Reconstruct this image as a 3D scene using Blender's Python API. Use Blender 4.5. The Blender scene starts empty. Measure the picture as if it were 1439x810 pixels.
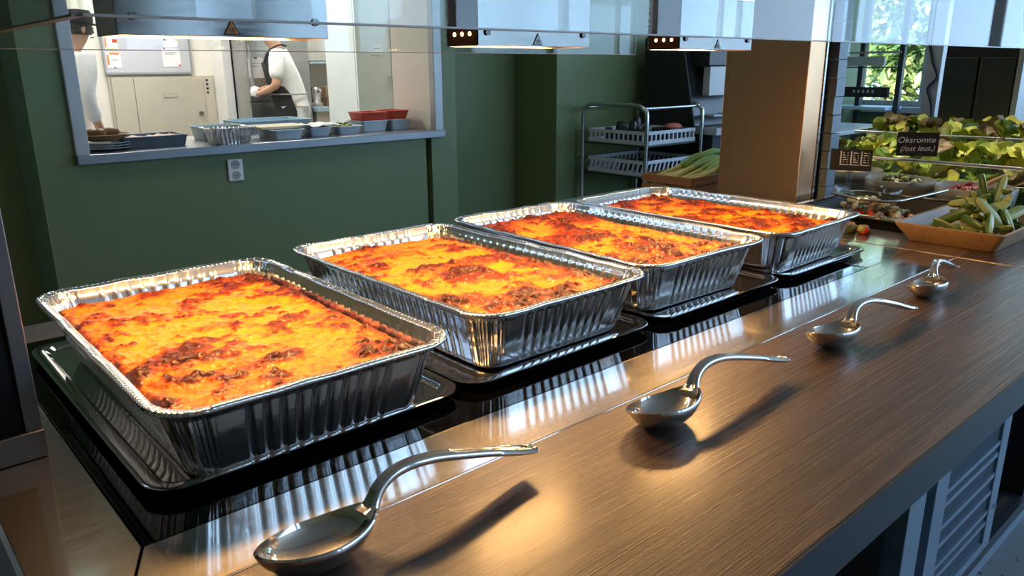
import bpy, bmesh, math, random
import numpy as np
from mathutils import Vector, Matrix, Euler
random.seed(7); np.random.seed(7)
scn = bpy.context.scene
COL = scn.collection

# ------------------------------------------------------------------ camera
R = [[0.744219999879234, -0.6679055862331954, -0.006222512213280487],
     [0.1891958405592346, 0.20186041739266788, 0.9609668598891131],
     [-0.6405790549923074, -0.7163480297792054, 0.2765935186091912]]
cam = bpy.data.cameras.new('camera'); camo = bpy.data.objects.new('camera', cam); COL.objects.link(camo)
M4 = Matrix([[R[0][0], R[1][0], R[2][0], 0], [R[0][1], R[1][1], R[2][1], 0], [R[0][2], R[1][2], R[2][2], 1.283], [0, 0, 0, 1]])
camo.matrix_world = M4
cam.sensor_width = 36; cam.lens = 1077.7 / 1439 * 36; cam.clip_start = 0.01
scn.camera = camo

# ------------------------------------------------------------------ world, sun, big lights, exposure
scn.view_settings.view_transform = 'Standard'; scn.view_settings.look = 'None'
scn.view_settings.gamma = 1; scn.view_settings.use_curve_mapping = False
scn.view_settings.exposure = 0.0
scn.cycles.max_bounces = 8; scn.cycles.transparent_max_bounces = 16
scn.cycles.caustics_reflective = False; scn.cycles.caustics_refractive = False
scn.cycles.sample_clamp_indirect = 6.0
SKY = 6.5
w = bpy.data.worlds.new('sky'); scn.world = w; w.use_nodes = True
nt = w.node_tree; nt.nodes.clear()
g_out = nt.nodes.new('ShaderNodeOutputWorld'); bg = nt.nodes.new('ShaderNodeBackground')
tc = nt.nodes.new('ShaderNodeTexCoord'); sx = nt.nodes.new('ShaderNodeSeparateXYZ'); cr = nt.nodes.new('ShaderNodeValToRGB')
nt.links.new(tc.outputs['Generated'], sx.inputs[0]); nt.links.new(sx.outputs['Z'], cr.inputs[0])
cr.color_ramp.elements[0].position = 0.0; cr.color_ramp.elements[0].color = (.46, .69, 1.0, 1)
cr.color_ramp.elements[1].position = 1.0; cr.color_ramp.elements[1].color = (.22, .46, 1.0, 1)
nt.links.new(cr.outputs[0], bg.inputs[0]); bg.inputs[1].default_value = SKY
nt.links.new(bg.outputs[0], g_out.inputs[0])

def lamp(name, kind, energy, color, loc, direction=(0, 0, -1), **kw):
    d = bpy.data.lights.new(name, kind); d.energy = energy; d.color = color
    for k, v in kw.items(): setattr(d, k, v)
    o = bpy.data.objects.new(name, d); COL.objects.link(o); o.location = loc
    o.rotation_euler = Vector(direction).to_track_quat('-Z', 'Y').to_euler()
    return o
lamp('sun', 'SUN', 15.0, (1, .93, .82), (0, 0, 20), (.62, .55, -.72), angle=.01)
# light portals on the two window walls of the hall (they only guide the sampling of the sky)
for nm, loc, dr, sx_, sy_ in (('portal_far', (8.98, 0.1, 2.05), (-1, 0, 0), 9.0, 2.5), ('portal_hall', (5.6, -4.98, 2.05), (0, 1, 0), 6.8, 2.5)):
    p = lamp(nm, 'AREA', 1, (1, 1, 1), loc, dr, shape='RECTANGLE', size=sx_, size_y=sy_)
    p.data.cycles.is_portal = True
KITCHEN_W = 34.0     # each ceiling lamp of the kitchen
HALL_W = 9.0        # each added fill lamp under the hall ceiling
SPOT_W = 190.0       # each added fill spotlight above the salad bar
HEAT_W = 4.7         # each heat lamp above a foil pan

# ------------------------------------------------------------------ materials
MATS = {}
def mat(name, color=(.5, .5, .5), rough=.5, metal=0.0, var=.12, scale=30, bump=0.0, bscale=80, stretch=None, emit=None, estr=0, coat=0, ior=1.5, aniso=0, spec=None, rvar=0):
    if name in MATS: return MATS[name]
    m = bpy.data.materials.new(name); m.use_nodes = True; n = m.node_tree.nodes; L = m.node_tree.links
    b = n['Principled BSDF']; b.inputs['Metallic'].default_value = metal; b.inputs['Roughness'].default_value = rough
    b.inputs['IOR'].default_value = ior; b.inputs['Coat Weight'].default_value = coat; b.inputs['Anisotropic'].default_value = aniso
    if spec is not None: b.inputs['Specular IOR Level'].default_value = spec
    t = n.new('ShaderNodeTexCoord'); mp = n.new('ShaderNodeMapping'); L.new(t.outputs['Object'], mp.inputs[0])
    if stretch: mp.inputs['Scale'].default_value = stretch
    nz = n.new('ShaderNodeTexNoise'); nz.inputs['Scale'].default_value = scale; nz.inputs['Detail'].default_value = 4
    L.new(mp.outputs[0], nz.inputs['Vector'])
    rp = n.new('ShaderNodeValToRGB'); c = color
    rp.color_ramp.elements[0].position = .3; rp.color_ramp.elements[1].position = .7
    rp.color_ramp.elements[0].color = (*[x * (1 - var) for x in c], 1); rp.color_ramp.elements[1].color = (*[min(1, x * (1 + var)) for x in c], 1)
    L.new(nz.outputs[0], rp.inputs[0]); L.new(rp.outputs[0], b.inputs['Base Color'])
    if rvar:
        mr = n.new('ShaderNodeMapRange'); mr.inputs['From Min'].default_value = .3; mr.inputs['From Max'].default_value = .7
        mr.inputs['To Min'].default_value = max(.0, rough - rvar); mr.inputs['To Max'].default_value = rough + rvar
        L.new(nz.outputs[0], mr.inputs[0]); L.new(mr.outputs[0], b.inputs['Roughness'])
    if bump:
        n2 = n.new('ShaderNodeTexNoise'); n2.inputs['Scale'].default_value = bscale; n2.inputs['Detail'].default_value = 3
        L.new(mp.outputs[0], n2.inputs['Vector'])
        bp = n.new('ShaderNodeBump'); bp.inputs['Strength'].default_value = bump; bp.inputs['Distance'].default_value = .004
        L.new(n2.outputs[0], bp.inputs['Height']); L.new(bp.outputs[0], b.inputs['Normal'])
    if emit: b.inputs['Emission Color'].default_value = (*emit, 1); b.inputs['Emission Strength'].default_value = estr
    MATS[name] = m; return m

def glass_mat(name, tint=(.96, .98, .97), boost=1.0, ior=1.5):
    if name in MATS: return MATS[name]
    m = bpy.data.materials.new(name); m.use_nodes = True; n = m.node_tree.nodes; L = m.node_tree.links; n.clear()
    o = n.new('ShaderNodeOutputMaterial'); mx = n.new('ShaderNodeMixShader'); tr = n.new('ShaderNodeBsdfTransparent'); gl = n.new('ShaderNodeBsdfGlossy')
    fr = n.new('ShaderNodeFresnel'); fr.inputs[0].default_value = ior; gl.inputs['Roughness'].default_value = 0.0
    t = n.new('ShaderNodeTexCoord'); nz = n.new('ShaderNodeTexNoise'); nz.inputs['Scale'].default_value = 40
    L.new(t.outputs['Object'], nz.inputs['Vector'])
    rp = n.new('ShaderNodeValToRGB'); rp.color_ramp.elements[0].color = (*[x * .985 for x in tint], 1); rp.color_ramp.elements[1].color = (*tint, 1)
    L.new(nz.outputs[0], rp.inputs[0]); L.new(rp.outputs[0], tr.inputs[0])
    ge = n.new('ShaderNodeNewGeometry'); e1 = n.new('ShaderNodeMath'); e1.operation = 'MULTIPLY_ADD'; e1.inputs[1].default_value = -2; e1.inputs[2].default_value = 1; L.new(ge.outputs['Backfacing'], e1.inputs[0])
    pw = n.new('ShaderNodeMath'); pw.operation = 'POWER'; pw.inputs[0].default_value = ior; L.new(e1.outputs[0], pw.inputs[1]); L.new(pw.outputs[0], fr.inputs[0])
    mu = n.new('ShaderNodeMath'); mu.operation = 'MULTIPLY'; mu.inputs[1].default_value = boost; mu.use_clamp = True
    L.new(fr.outputs[0], mu.inputs[0]); L.new(mu.outputs[0], mx.inputs[0]); L.new(tr.outputs[0], mx.inputs[1]); L.new(gl.outputs[0], mx.inputs[2]); L.new(mx.outputs[0], o.inputs[0])
    MATS[name] = m; return m

def foil_mat():
    m = mat('aluminium_foil', (.83, .83, .84), .15, 1.0, .04, 60, .05, 130, rvar=.05); return m

def gratin_mat():
    m = bpy.data.materials.new('baked_cheese'); m.use_nodes = True; n = m.node_tree.nodes; L = m.node_tree.links
    b = n['Principled BSDF']; a = n.new('ShaderNodeAttribute'); a.attribute_name = 'brown'
    t = n.new('ShaderNodeTexCoord')
    nz = n.new('ShaderNodeTexNoise'); nz.inputs['Scale'].default_value = 120; nz.inputs['Detail'].default_value = 6; L.new(t.outputs['Object'], nz.inputs['Vector'])
    ma = n.new('ShaderNodeMath'); ma.operation = 'MULTIPLY_ADD'; ma.inputs[1].default_value = .60; L.new(nz.outputs[0], ma.inputs[0])
    sb = n.new('ShaderNodeMath'); sb.operation = 'SUBTRACT'; sb.inputs[1].default_value = .30; L.new(a.outputs['Fac'], sb.inputs[0]); L.new(sb.outputs[0], ma.inputs[2])
    r = n.new('ShaderNodeValToRGB'); e = r.color_ramp.elements
    e[0].position = 0; e[0].color = (.80, .34, .030, 1); e[1].position = 1; e[1].color = (.075, .012, .004, 1)
    for p, c in ((.28, (.80, .275, .010, 1)), (.46, (.62, .140, .005, 1)), (.62, (.34, .046, .003, 1)), (.80, (.15, .019, .003, 1))):
        x = e.new(p); x.color = c
    L.new(ma.outputs[0], r.inputs[0]); L.new(r.outputs[0], b.inputs['Base Color'])
    b.inputs['Roughness'].default_value = .40; b.inputs['Coat Weight'].default_value = .14; b.inputs['Specular IOR Level'].default_value = .22; b.inputs['Coat Roughness'].default_value = .10
    b.inputs['Subsurface Weight'].default_value = 0.0
    n3 = n.new('ShaderNodeTexNoise'); n3.inputs['Scale'].default_value = 260; n3.inputs['Detail'].default_value = 4; L.new(t.outputs['Object'], n3.inputs['Vector'])
    bp = n.new('ShaderNodeBump'); bp.inputs['Strength'].default_value = .55; bp.inputs['Distance'].default_value = .003
    L.new(n3.outputs[0], bp.inputs['Height']); L.new(bp.outputs[0], b.inputs['Normal'])
    return m

def wood_mat():
    m = bpy.data.materials.new('walnut_laminate'); m.use_nodes = True; n = m.node_tree.nodes; L = m.node_tree.links
    b = n['Principled BSDF']; t = n.new('ShaderNodeTexCoord'); mp = n.new('ShaderNodeMapping'); mp.inputs['Scale'].default_value = (1.0, 150, 150); mp.inputs['Rotation'].default_value = (0, 0, .035)
    L.new(t.outputs['Object'], mp.inputs[0])
    nz = n.new('ShaderNodeTexNoise'); nz.inputs['Scale'].default_value = 3.2; nz.inputs['Detail'].default_value = 5; nz.inputs['Roughness'].default_value = .62; L.new(mp.outputs[0], nz.inputs['Vector'])
    mp2 = n.new('ShaderNodeMapping'); mp2.inputs['Scale'].default_value = (1.0, 9, 9); L.new(t.outputs['Object'], mp2.inputs[0])
    n2 = n.new('ShaderNodeTexNoise'); n2.inputs['Scale'].default_value = 2.5; n2.inputs['Detail'].default_value = 3; L.new(mp2.outputs[0], n2.inputs['Vector'])
    ad = n.new('ShaderNodeMath'); ad.operation = 'MULTIPLY_ADD'; ad.inputs[1].default_value = .35; L.new(n2.outputs[0], ad.inputs[0]); L.new(nz.outputs[0], ad.inputs[2])
    r = n.new('ShaderNodeValToRGB'); e = r.color_ramp.elements
    e[0].position = .5; e[0].color = (.028, .018, .013, 1); e[1].position = .85; e[1].color = (.135, .083, .058, 1)
    x = e.new(.66); x.color = (.070, .043, .031, 1)
    L.new(ad.outputs[0], r.inputs[0]); L.new(r.outputs[0], b.inputs['Base Color'])
    mr = n.new('ShaderNodeMapRange'); mr.inputs['From Min'].default_value = .35; mr.inputs['From Max'].default_value = .65; mr.inputs['To Min'].default_value = .42; mr.inputs['To Max'].default_value = .24
    L.new(nz.outputs[0], mr.inputs[0]); L.new(mr.outputs[0], b.inputs['Roughness']); b.inputs['Coat Weight'].default_value = .35; b.inputs['Coat Roughness'].default_value = .22
    bp = n.new('ShaderNodeBump'); bp.inputs['Strength'].default_value = .5; bp.inputs['Distance'].default_value = .0015
    L.new(nz.outputs[0], bp.inputs['Height']); L.new(bp.outputs[0], b.inputs['Normal'])
    return m

def floor_mat():
    m = bpy.data.materials.new('speckled_floor'); m.use_nodes = True; n = m.node_tree.nodes; L = m.node_tree.links
    b = n['Principled BSDF']; t = n.new('ShaderNodeTexCoord')
    v = n.new('ShaderNodeTexVoronoi'); v.inputs['Scale'].default_value = 45; L.new(t.outputs['Object'], v.inputs['Vector'])
    nz = n.new('ShaderNodeTexNoise'); nz.inputs['Scale'].default_value = 18; L.new(t.outputs['Object'], nz.inputs['Vector'])
    ad = n.new('ShaderNodeMath'); ad.operation = 'MULTIPLY_ADD'; ad.inputs[1].default_value = .6; L.new(nz.outputs[0], ad.inputs[0]); L.new(v.outputs['Distance'], ad.inputs[2])
    r = n.new('ShaderNodeValToRGB'); e = r.color_ramp.elements
    e[0].position = .42; e[0].color = (.03, .03, .035, 1); e[1].position = .50; e[1].color = (.27, .28, .29, 1)
    L.new(ad.outputs[0], r.inputs[0]); L.new(r.outputs[0], b.inputs['Base Color']); b.inputs['Roughness'].default_value = .45
    return m

def second_lobe(m, rough, share):
    """worn steel: the polished lobe mixed with a wide scattering one"""
    n = m.node_tree.nodes; L = m.node_tree.links; b = n['Principled BSDF']; o = n['Material Output']
    q = n.new('ShaderNodeBsdfPrincipled'); q.inputs['Metallic'].default_value = 1; q.inputs['Roughness'].default_value = rough; q.inputs['Base Color'].default_value = b.inputs['Base Color'].default_value
    for l in list(m.node_tree.links):
        if l.to_socket == b.inputs['Base Color']: L.new(l.from_socket, q.inputs['Base Color'])
    mx = n.new('ShaderNodeMixShader'); mx.inputs[0].default_value = share; L.new(b.outputs[0], mx.inputs[1]); L.new(q.outputs[0], mx.inputs[2]); L.new(mx.outputs[0], o.inputs[0])
    return m
FOIL = foil_mat(); GRATIN = gratin_mat(); WOOD = wood_mat(); FLOOR = floor_mat()
STEEL = mat('brushed_steel', (.45, .43, .405), .10, 1.0, .04, 9, 0, 60, (1, 26, 26), rvar=.04)
second_lobe(STEEL, .40, .25)
second_lobe(FOIL, .42, .12)
STEEL_D = mat('satin_steel', (.55, .55, .55), .27, 1.0, .05, 8, 0, 60, (1, 22, 22), rvar=.04)
COLSTEEL = mat('column_steel_warm_tint', (.74, .43, .24), .36, 1.0, .05, 8, 0, 60, (1, 30, 1))  # coppery base colour imitates the orange reflection of gratins and heat lamps
DARKSTEEL = mat('dark_steel', (.10, .10, .10), .33, 1.0, .1, 9)
CHROME = mat('polished_steel', (.70, .68, .65), .09, 1.0, .04, 25, 0, 40)
second_lobe(CHROME, .38, .2)
TRAYM = mat('tray_steel', (.42, .41, .40), .07, 1.0, .05, 20, .02, 20)
BLACKGLASS = mat('black_ceramic_glass', (.003, .003, .004), .035, 0, .1, 30, ior=1.36)
GREEN = mat('green_wall_paint', (.125, .178, .078), .5, 0, .05, 6, .05, 200)
CREAM = mat('cream_wall_paint', (.80, .77, .69), .55, 0, .03, 5)
WHITE = mat('white_paint', (.82, .82, .80), .5, 0, .03, 8)
CEIL = mat('ceiling_paint', (.80, .80, .78), .7, 0, .04, 3)
FRAME = mat('grey_metal_frame', (.38, .40, .41), .4, .3, .05, 10)
BLACK = mat('black_plastic', (.012, .012, .013), .35, 0, .15, 30)
MATTBLACK = mat('matt_black', (.01, .01, .011), .6, 0, .2, 30)
BLUEGREY = mat('blue_grey_laminate', (.22, .29, .36), .42, 0, .05, 15)
DARKEDGE = mat('charcoal_edge', (.026, .033, .041), .4, 0, .08, 20)
GLASS = glass_mat('clear_glass')
GUARD = glass_mat('guard_glass', (.97, .985, .98), .72, 1.52)
SKIN = mat('skin', (.62, .34, .22), .5, 0, .06, 30)
WHITECLOTH = mat('white_cotton', (.82, .82, .80), .8, 0, .04, 40, .3, 40)
BLACKCLOTH = mat('black_cotton', (.012, .012, .014), .85, 0, .2, 40)
HAIR = mat('dark_hair', (.02, .014, .01), .5, 0, .3, 120)
WHITEPL = mat('white_plastic', (.74, .76, .78), .4, 0, .04, 20)
BOWLM = mat('grey_stoneware', (.23, .22, .20), .35, 0, .05, 40)
RED = mat('red_plastic', (.62, .07, .03), .35, 0, .08, 20)
PALEBLUE = mat('pale_blue_plastic', (.42, .58, .68), .35, 0, .05, 20)
PAPER = mat('white_paper', (.85, .85, .84), .8, 0, .02, 20)
GREYPL = mat('grey_panel', (.42, .43, .44), .4, .2, .05, 12)

# ------------------------------------------------------------------ mesh helpers
class MB:
    def __init__(s): s.v = []; s.f = []
    def add(s, vs, fs):
        b = len(s.v); s.v += [tuple(x) for x in vs]; s.f += [tuple(i + b for i in f) for f in fs]; return s
    def box(s, x0, x1, y0, y1, z0, z1, M=None):
        vs = [Vector(p) for p in ((x0, y0, z0), (x1, y0, z0), (x1, y1, z0), (x0, y1, z0), (x0, y0, z1), (x1, y0, z1), (x1, y1, z1), (x0, y1, z1))]
        if M is not None: vs = [M @ p for p in vs]
        return s.add(vs, [(0, 3, 2, 1), (4, 5, 6, 7), (0, 1, 5, 4), (1, 2, 6, 5), (2, 3, 7, 6), (3, 0, 4, 7)])
    def tube(s, pts, r, n=10, closed=False, caps=True):
        pts = [Vector(p) for p in pts]; k = len(pts); rs = r if isinstance(r, (list, tuple)) else [r] * k
        up = None; rings = []
        for i, p in enumerate(pts):
            if closed: t = pts[(i + 1) % k] - pts[i - 1]
            else: t = pts[min(i + 1, k - 1)] - pts[max(i - 1, 0)]
            t.normalize()
            if up is None: up = t.orthogonal().normalized()
            else: up = (up - t * up.dot(t)).normalized()
            si = t.cross(up)
            rings.append([p + (up * math.cos(2 * math.pi * j / n) + si * math.sin(2 * math.pi * j / n)) * rs[i] for j in range(n)])
        vs = [v for q in rings for v in q]; fs = []
        for i in range(k if closed else k - 1):
            a = i * n; b = ((i + 1) % k) * n
            for j in range(n): fs.append((a + j, a + (j + 1) % n, b + (j + 1) % n, b + j))
        if caps and not closed: fs.append(tuple(range(n - 1, -1, -1))); fs.append(tuple((k - 1) * n + j for j in range(n)))
        return s.add(vs, fs)
    def lathe(s, prof, c=(0, 0, 0), n=40, caps=True, sx=1, sy=1):
        vs = []; fs = []; k = len(prof)
        for r, z in prof:
            for j in range(n):
                a = 2 * math.pi * j / n; vs.append((c[0] + r * math.cos(a) * sx, c[1] + r * math.sin(a) * sy, c[2] + z))
        for i in range(k - 1):
            for j in range(n): fs.append((i * n + j, i * n + (j + 1) % n, (i + 1) * n + (j + 1) % n, (i + 1) * n + j))
        if caps: fs.append(tuple(range(n - 1, -1, -1))); fs.append(tuple((k - 1) * n + j for j in range(n)))
        return s.add(vs, fs)
    def prism(s, poly, axis, a, b):
        n = len(poly)
        def P(u, v, t): return {'x': (t, u, v), 'y': (u, t, v), 'z': (u, v, t)}[axis]
        vs = [P(u, v, a) for u, v in poly] + [P(u, v, b) for u, v in poly]
        fs = [tuple(range(n - 1, -1, -1)), tuple(range(n, 2 * n))] + [(i, (i + 1) % n, n + (i + 1) % n, n + i) for i in range(n)]
        return s.add(vs, fs)
    def rings(s, rings, cap0=False, cap1=False):
        n = len(rings[0]); vs = [v for q in rings for v in q]; fs = []
        for i in range(len(rings) - 1):
            for j in range(n): fs.append((i * n + j, i * n + (j + 1) % n, (i + 1) * n + (j + 1) % n, (i + 1) * n + j))
        if cap0: fs.append(tuple(range(n - 1, -1, -1)))
        if cap1: fs.append(tuple((len(rings) - 1) * n + j for j in range(n)))
        return s.add(vs, fs)
    def build(s, name, m, parent=None, smooth=False, bevel=0, local=False, segs=2, seg_angle=None):
        vs = s.v
        if parent is not None and not local:
            loc = Vector((0, 0, 0)); q = parent
            while q is not None: loc += q.location; q = q.parent
            vs = [tuple(Vector(p) - loc) for p in vs]
        me = bpy.data.meshes.new(name); me.from_pydata(vs, [], s.f); me.update()
        bm = bmesh.new(); bm.from_mesh(me); bmesh.ops.recalc_face_normals(bm, faces=bm.faces)
        if bevel:
            es = [e for e in bm.edges if len(e.link_faces) == 2 and e.calc_face_angle(0) > .5]
            bmesh.ops.bevel(bm, geom=es, offset=bevel, segments=segs, affect='EDGES', profile=.5)
        bm.to_mesh(me); bm.free()
        if smooth:
            me.shade_smooth()
            try: me.set_sharp_from_angle(angle=math.radians(seg_angle or 50))
            except Exception: pass
        me.materials.append(m); o = bpy.data.objects.new(name, me); COL.objects.link(o)
        if parent is not None: o.parent = parent
        return o

def tag(o, label, cat, group=None, kind=None):
    if label: o['label'] = label
    if cat: o['category'] = cat
    if group: o['group'] = group
    if kind: o['kind'] = kind
    return o
def thing(name, label, cat, loc=(0, 0, 0), rot=(0, 0, 0), group=None):
    o = bpy.data.objects.new(name, None); COL.objects.link(o); o.location = loc; o.rotation_euler = rot; o.empty_display_size = .05
    return tag(o, label, cat, group)
def struct(o): o['kind'] = 'structure'; return o
def box(name, m, x0, x1, y0, y1, z0, z1, parent=None, bevel=0):
    return MB().box(x0, x1, y0, y1, z0, z1).build(name, m, parent, bevel=bevel)
def copy_tree(o, parent=None):
    c = o.copy(); COL.objects.link(c)
    if parent is not None: c.parent = parent
    for ch in list(o.children): copy_tree(ch, c)
    return c
def rrect(hx, hy, r, z, n=8, cx=0, cy=0):
    out = []
    for sx_, sy_, a0 in ((1, -1, -90), (1, 1, 0), (-1, 1, 90), (-1, -1, 180)):
        for i in range(n + 1):
            a = math.radians(a0 + 90 * i / n); out.append((cx + sx_ * (hx - r) + r * math.cos(a), cy + sy_ * (hy - r) + r * math.sin(a), z))
    return out
def smooth_path(pts, k=6):
    out = []; P = [Vector(p) for p in pts]
    for i in range(len(P) - 1):
        p0 = P[max(i - 1, 0)]; p1 = P[i]; p2 = P[i + 1]; p3 = P[min(i + 2, len(P) - 1)]
        for j in range(k):
            t = j / k
            out.append(.5 * ((2 * p1) + (p2 - p0) * t + (2 * p0 - 5 * p1 + 4 * p2 - p3) * t * t + (3 * p1 - p0 - 3 * p2 + p3) * t ** 3))
    out.append(P[-1]); return out
def vnoise(X, Y, seed):
    xi = np.floor(X).astype(int); yi = np.floor(Y).astype(int); fx = X - xi; fy = Y - yi
    fx = fx * fx * (3 - 2 * fx); fy = fy * fy * (3 - 2 * fy)
    def h(a, b):
        n = (a * 374761393 + b * 668265263 + seed * 982451653) & 0x7fffffff
        n = ((n ^ (n >> 13)) * 1274126177) & 0x7fffffff
        return ((n ^ (n >> 16)) & 0xffff) / 65535.0
    return (h(xi, yi) * (1 - fx) + h(xi + 1, yi) * fx) * (1 - fy) + (h(xi, yi + 1) * (1 - fx) + h(xi + 1, yi + 1) * fx) * fy
def fbm(X, Y, seed, oct=4):
    a = 0; s = 0; w_ = 1
    for o in range(oct): a = a + vnoise(X * 2 ** o + 17.3 * o, Y * 2 ** o - 9.1 * o, seed + o) * w_; s += w_; w_ *= .5
    return a / s
def text_part(body, size, m, parent, M, name='lettering', shear=0.0):
    cu = bpy.data.curves.new(name, 'FONT'); cu.body = body; cu.size = size; cu.align_x = 'CENTER'; cu.align_y = 'CENTER'; cu.extrude = .0004; cu.shear = shear
    o = bpy.data.objects.new(name, cu); COL.objects.link(o)
    dg = bpy.context.evaluated_depsgraph_get(); me = bpy.data.meshes.new_from_object(o.evaluated_get(dg)); bpy.data.objects.remove(o)
    me.materials.clear(); me.materials.append(m); q = bpy.data.objects.new(name, me); COL.objects.link(q); q.parent = parent; q.matrix_local = M
    return q

# ------------------------------------------------------------------ setting: floor, ceilings, walls
YW = 4.071
struct(box('floor', FLOOR, -3.2, 9.2, -5.2, 8.2, -.1, 0))
struct(box('ceiling', CEIL, -3.2, 9.2, -5.2, YW + .1, 3.6, 3.7))
struct(box('ceiling_kitchen', WHITE, .2, 7.2, YW + .1, 8.2, 3.0, 3.1))
struct(box('wall_left', GREEN, -3.2, -3.0, -5.2, 8.2, 0, 3.6))
# hall wall behind the customers, with a wide window band
hw = MB(); hw.box(-3, 9.2, -5.2, -5, 0, .8); hw.box(-3, 9.2, -5.2, -5, 3.3, 3.6); hw.box(-3, 2.2, -5.2, -5, .8, 3.3)
struct(hw.build('wall_front', WHITE))
fwl = MB(); fwl.box(9, 9.2, -5, YW + .4, 0, .84); fwl.box(9, 9.2, -5, YW + .4, 3.3, 3.6); fwl.box(9, 9.2, 4.36, YW + .4, .84, 3.3)
struct(fwl.build('wall_right', GREEN))
def window(name, axis, at, spans, z0, z1):
    root = bpy.data.objects.new(name, None); COL.objects.link(root); root['kind'] = 'structure'
    root.location = (at, spans[0][0], z0) if axis == 'x' else (spans[0][0], at, z0)
    def bx(nm, m, a, b, z_0, z_1, t=.03):
        if axis == 'x': return box(nm, m, at - t, at + t, a, b, z_0, z_1, root)
        return box(nm, m, a, b, at - t, at + t, z_0, z_1, root)
    for a, b in spans:
        bx('window_frame', FRAME, a, a + .05, z0, z1); bx('window_frame', FRAME, b - .05, b, z0, z1)
        bx('window_frame', FRAME, a + .05, b - .05, z0, z0 + .06); bx('window_frame', FRAME, a + .05, b - .05, z1 - .06, z1)
        bx('pane', GLASS, a + .05, b - .05, z0 + .06, z1 - .06, .004)
    return root
window('window_1', 'x', 9.08, [(-4.9, -3.4), (-3.4, -1.9), (-1.9, -.4), (-.4, 1.0), (1.0, 2.2), (2.2, 3.4), (3.4, 4.36)], .84, 3.3)
window('window_2', 'y', -5.08, [(2.2, 2.75), (3.1, 4.6), (4.6, 6.1), (6.1, 7.6), (7.6, 9.0)], .8, 3.3)
struct(box('trim_1', GREYPL, 8.86, 9.0, -5, 4.36, .78, .84))
struct(box('wall_pier', MATTBLACK, 2.75, 3.1, -5.2, -4.9, .8, 3.3))

# wall between hall and kitchen with the pass-through opening
for q in ((.735, 2.908, YW, YW + .45, 0, .86), (.735, .93, YW, YW + .45, .86, 2.2), (.735, 3.158, YW, YW + .45, 2.2, 3.6), (2.908, 2.953, YW + .06, YW + .45, 0, .86),
          (2.953, 3.158, YW, YW + .45, 0, .86), (2.99, 3.158, YW, YW + .45, .86, 2.2), (-3, .735, YW + .4, YW + .5, 0, 3.6), (3.158, 4.2, YW + .455, YW + .55, 0, 3.6), (4.089, 9.1, YW, YW + .45, 0, 3.6)):
    struct(box('wall_back', GREEN, *q))
struct(box('wall_reveal', CREAM, 2.975, 2.992, YW + .015, YW + .45, .90, 2.2))
fr = bpy.data.objects.new('window_3', None); COL.objects.link(fr); fr.location = (.897, YW, .86); fr['kind'] = 'structure'
box('window_frame', FRAME, .897, .957, YW - .025, YW + .1, .86, 2.2, fr, .004)
box('window_frame', FRAME, 2.972, 3.036, YW - .025, YW + .03, .862, 2.2, fr, .004)
box('window_frame', FRAME, .957, 2.97, YW - .025, YW + .1, 2.14, 2.2, fr, .004)
sill = MB().box(.893, 3.033, YW - .05, YW + .52, .855, .90)  .build('window_sill', mat('sill_steel', (.25, .27, .29), .3, .8, .03, 4), fr, bevel=.004); sill['kind'] = 'structure'
# kitchen shell
kw = MB(); kw.box(.2, 7.2, 8.0, 8.2, 0, 3.0); kw.box(.1, .2, YW + .5, 8.2, 0, 3.0); kw.box(7.2, 7.3, YW + .35, 8.2, 0, 3.0); kw.box(4.2, 7.3, YW + .56, YW + .6, 0, 3.0)
kw.box(.2, .9, YW + .505, YW + .54, 0, 3.0)
struct(kw.build('wall_kitchen', CREAM))
for x, y in ((1.5, 5.9), (3.2, 5.9), (4.9, 5.9), (2.2, 7.3), (3.9, 7.3)):
    t = thing('ceiling_lamp', 'flat white ceiling lamp over the kitchen floor', 'lamp', (x, y, 2.95), group='kitchen ceiling lamps')
    box('frame', WHITE, x - .31, x + .31, y - .31, y + .31, 2.955, 3.0, t)
    l = lamp('lamp_light', 'AREA', KITCHEN_W, (1, .97, .92), (x, y, 2.945), shape='SQUARE', size=.56)

for x, y in ((-.6, 2.7), (1.8, 2.7), (4.2, 2.5), (6.4, 1.6)):  # unseen lamps added to lift the ambient light on the green wall
    t = thing('hall_fill_lamp', 'added fill lamp on the dining hall ceiling', 'lamp', (x, y, 3.55), group='added hall fill lamps')
    box('frame', WHITE, x - .31, x + .31, y - .31, y + .31, 3.556, 3.6, t)
    lamp('lamp_light', 'AREA', HALL_W, (1, .93, .82), (x, y, 3.545), shape='SQUARE', size=.56)
for x, y in ((2.45, 1.02), (3.05, 1.05)):  # unseen warm spots added to brighten the salads
    t = thing('salad_fill_spot', 'added fill spotlight above the salad bar, out of view', 'lamp', (x, y, 3.4), group='added salad bar fill spots')
    MB().lathe([(.05, .02), (.055, .12), (.05, .2), (.001, .2)], (x, y, 3.4), 18).build('housing', BLACK, t, smooth=True)
    lamp('spot_light', 'SPOT', SPOT_W, (1, .86, .62), (x, y, 3.41), shadow_soft_size=.04, spot_size=math.radians(26), spot_blend=.6)

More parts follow.
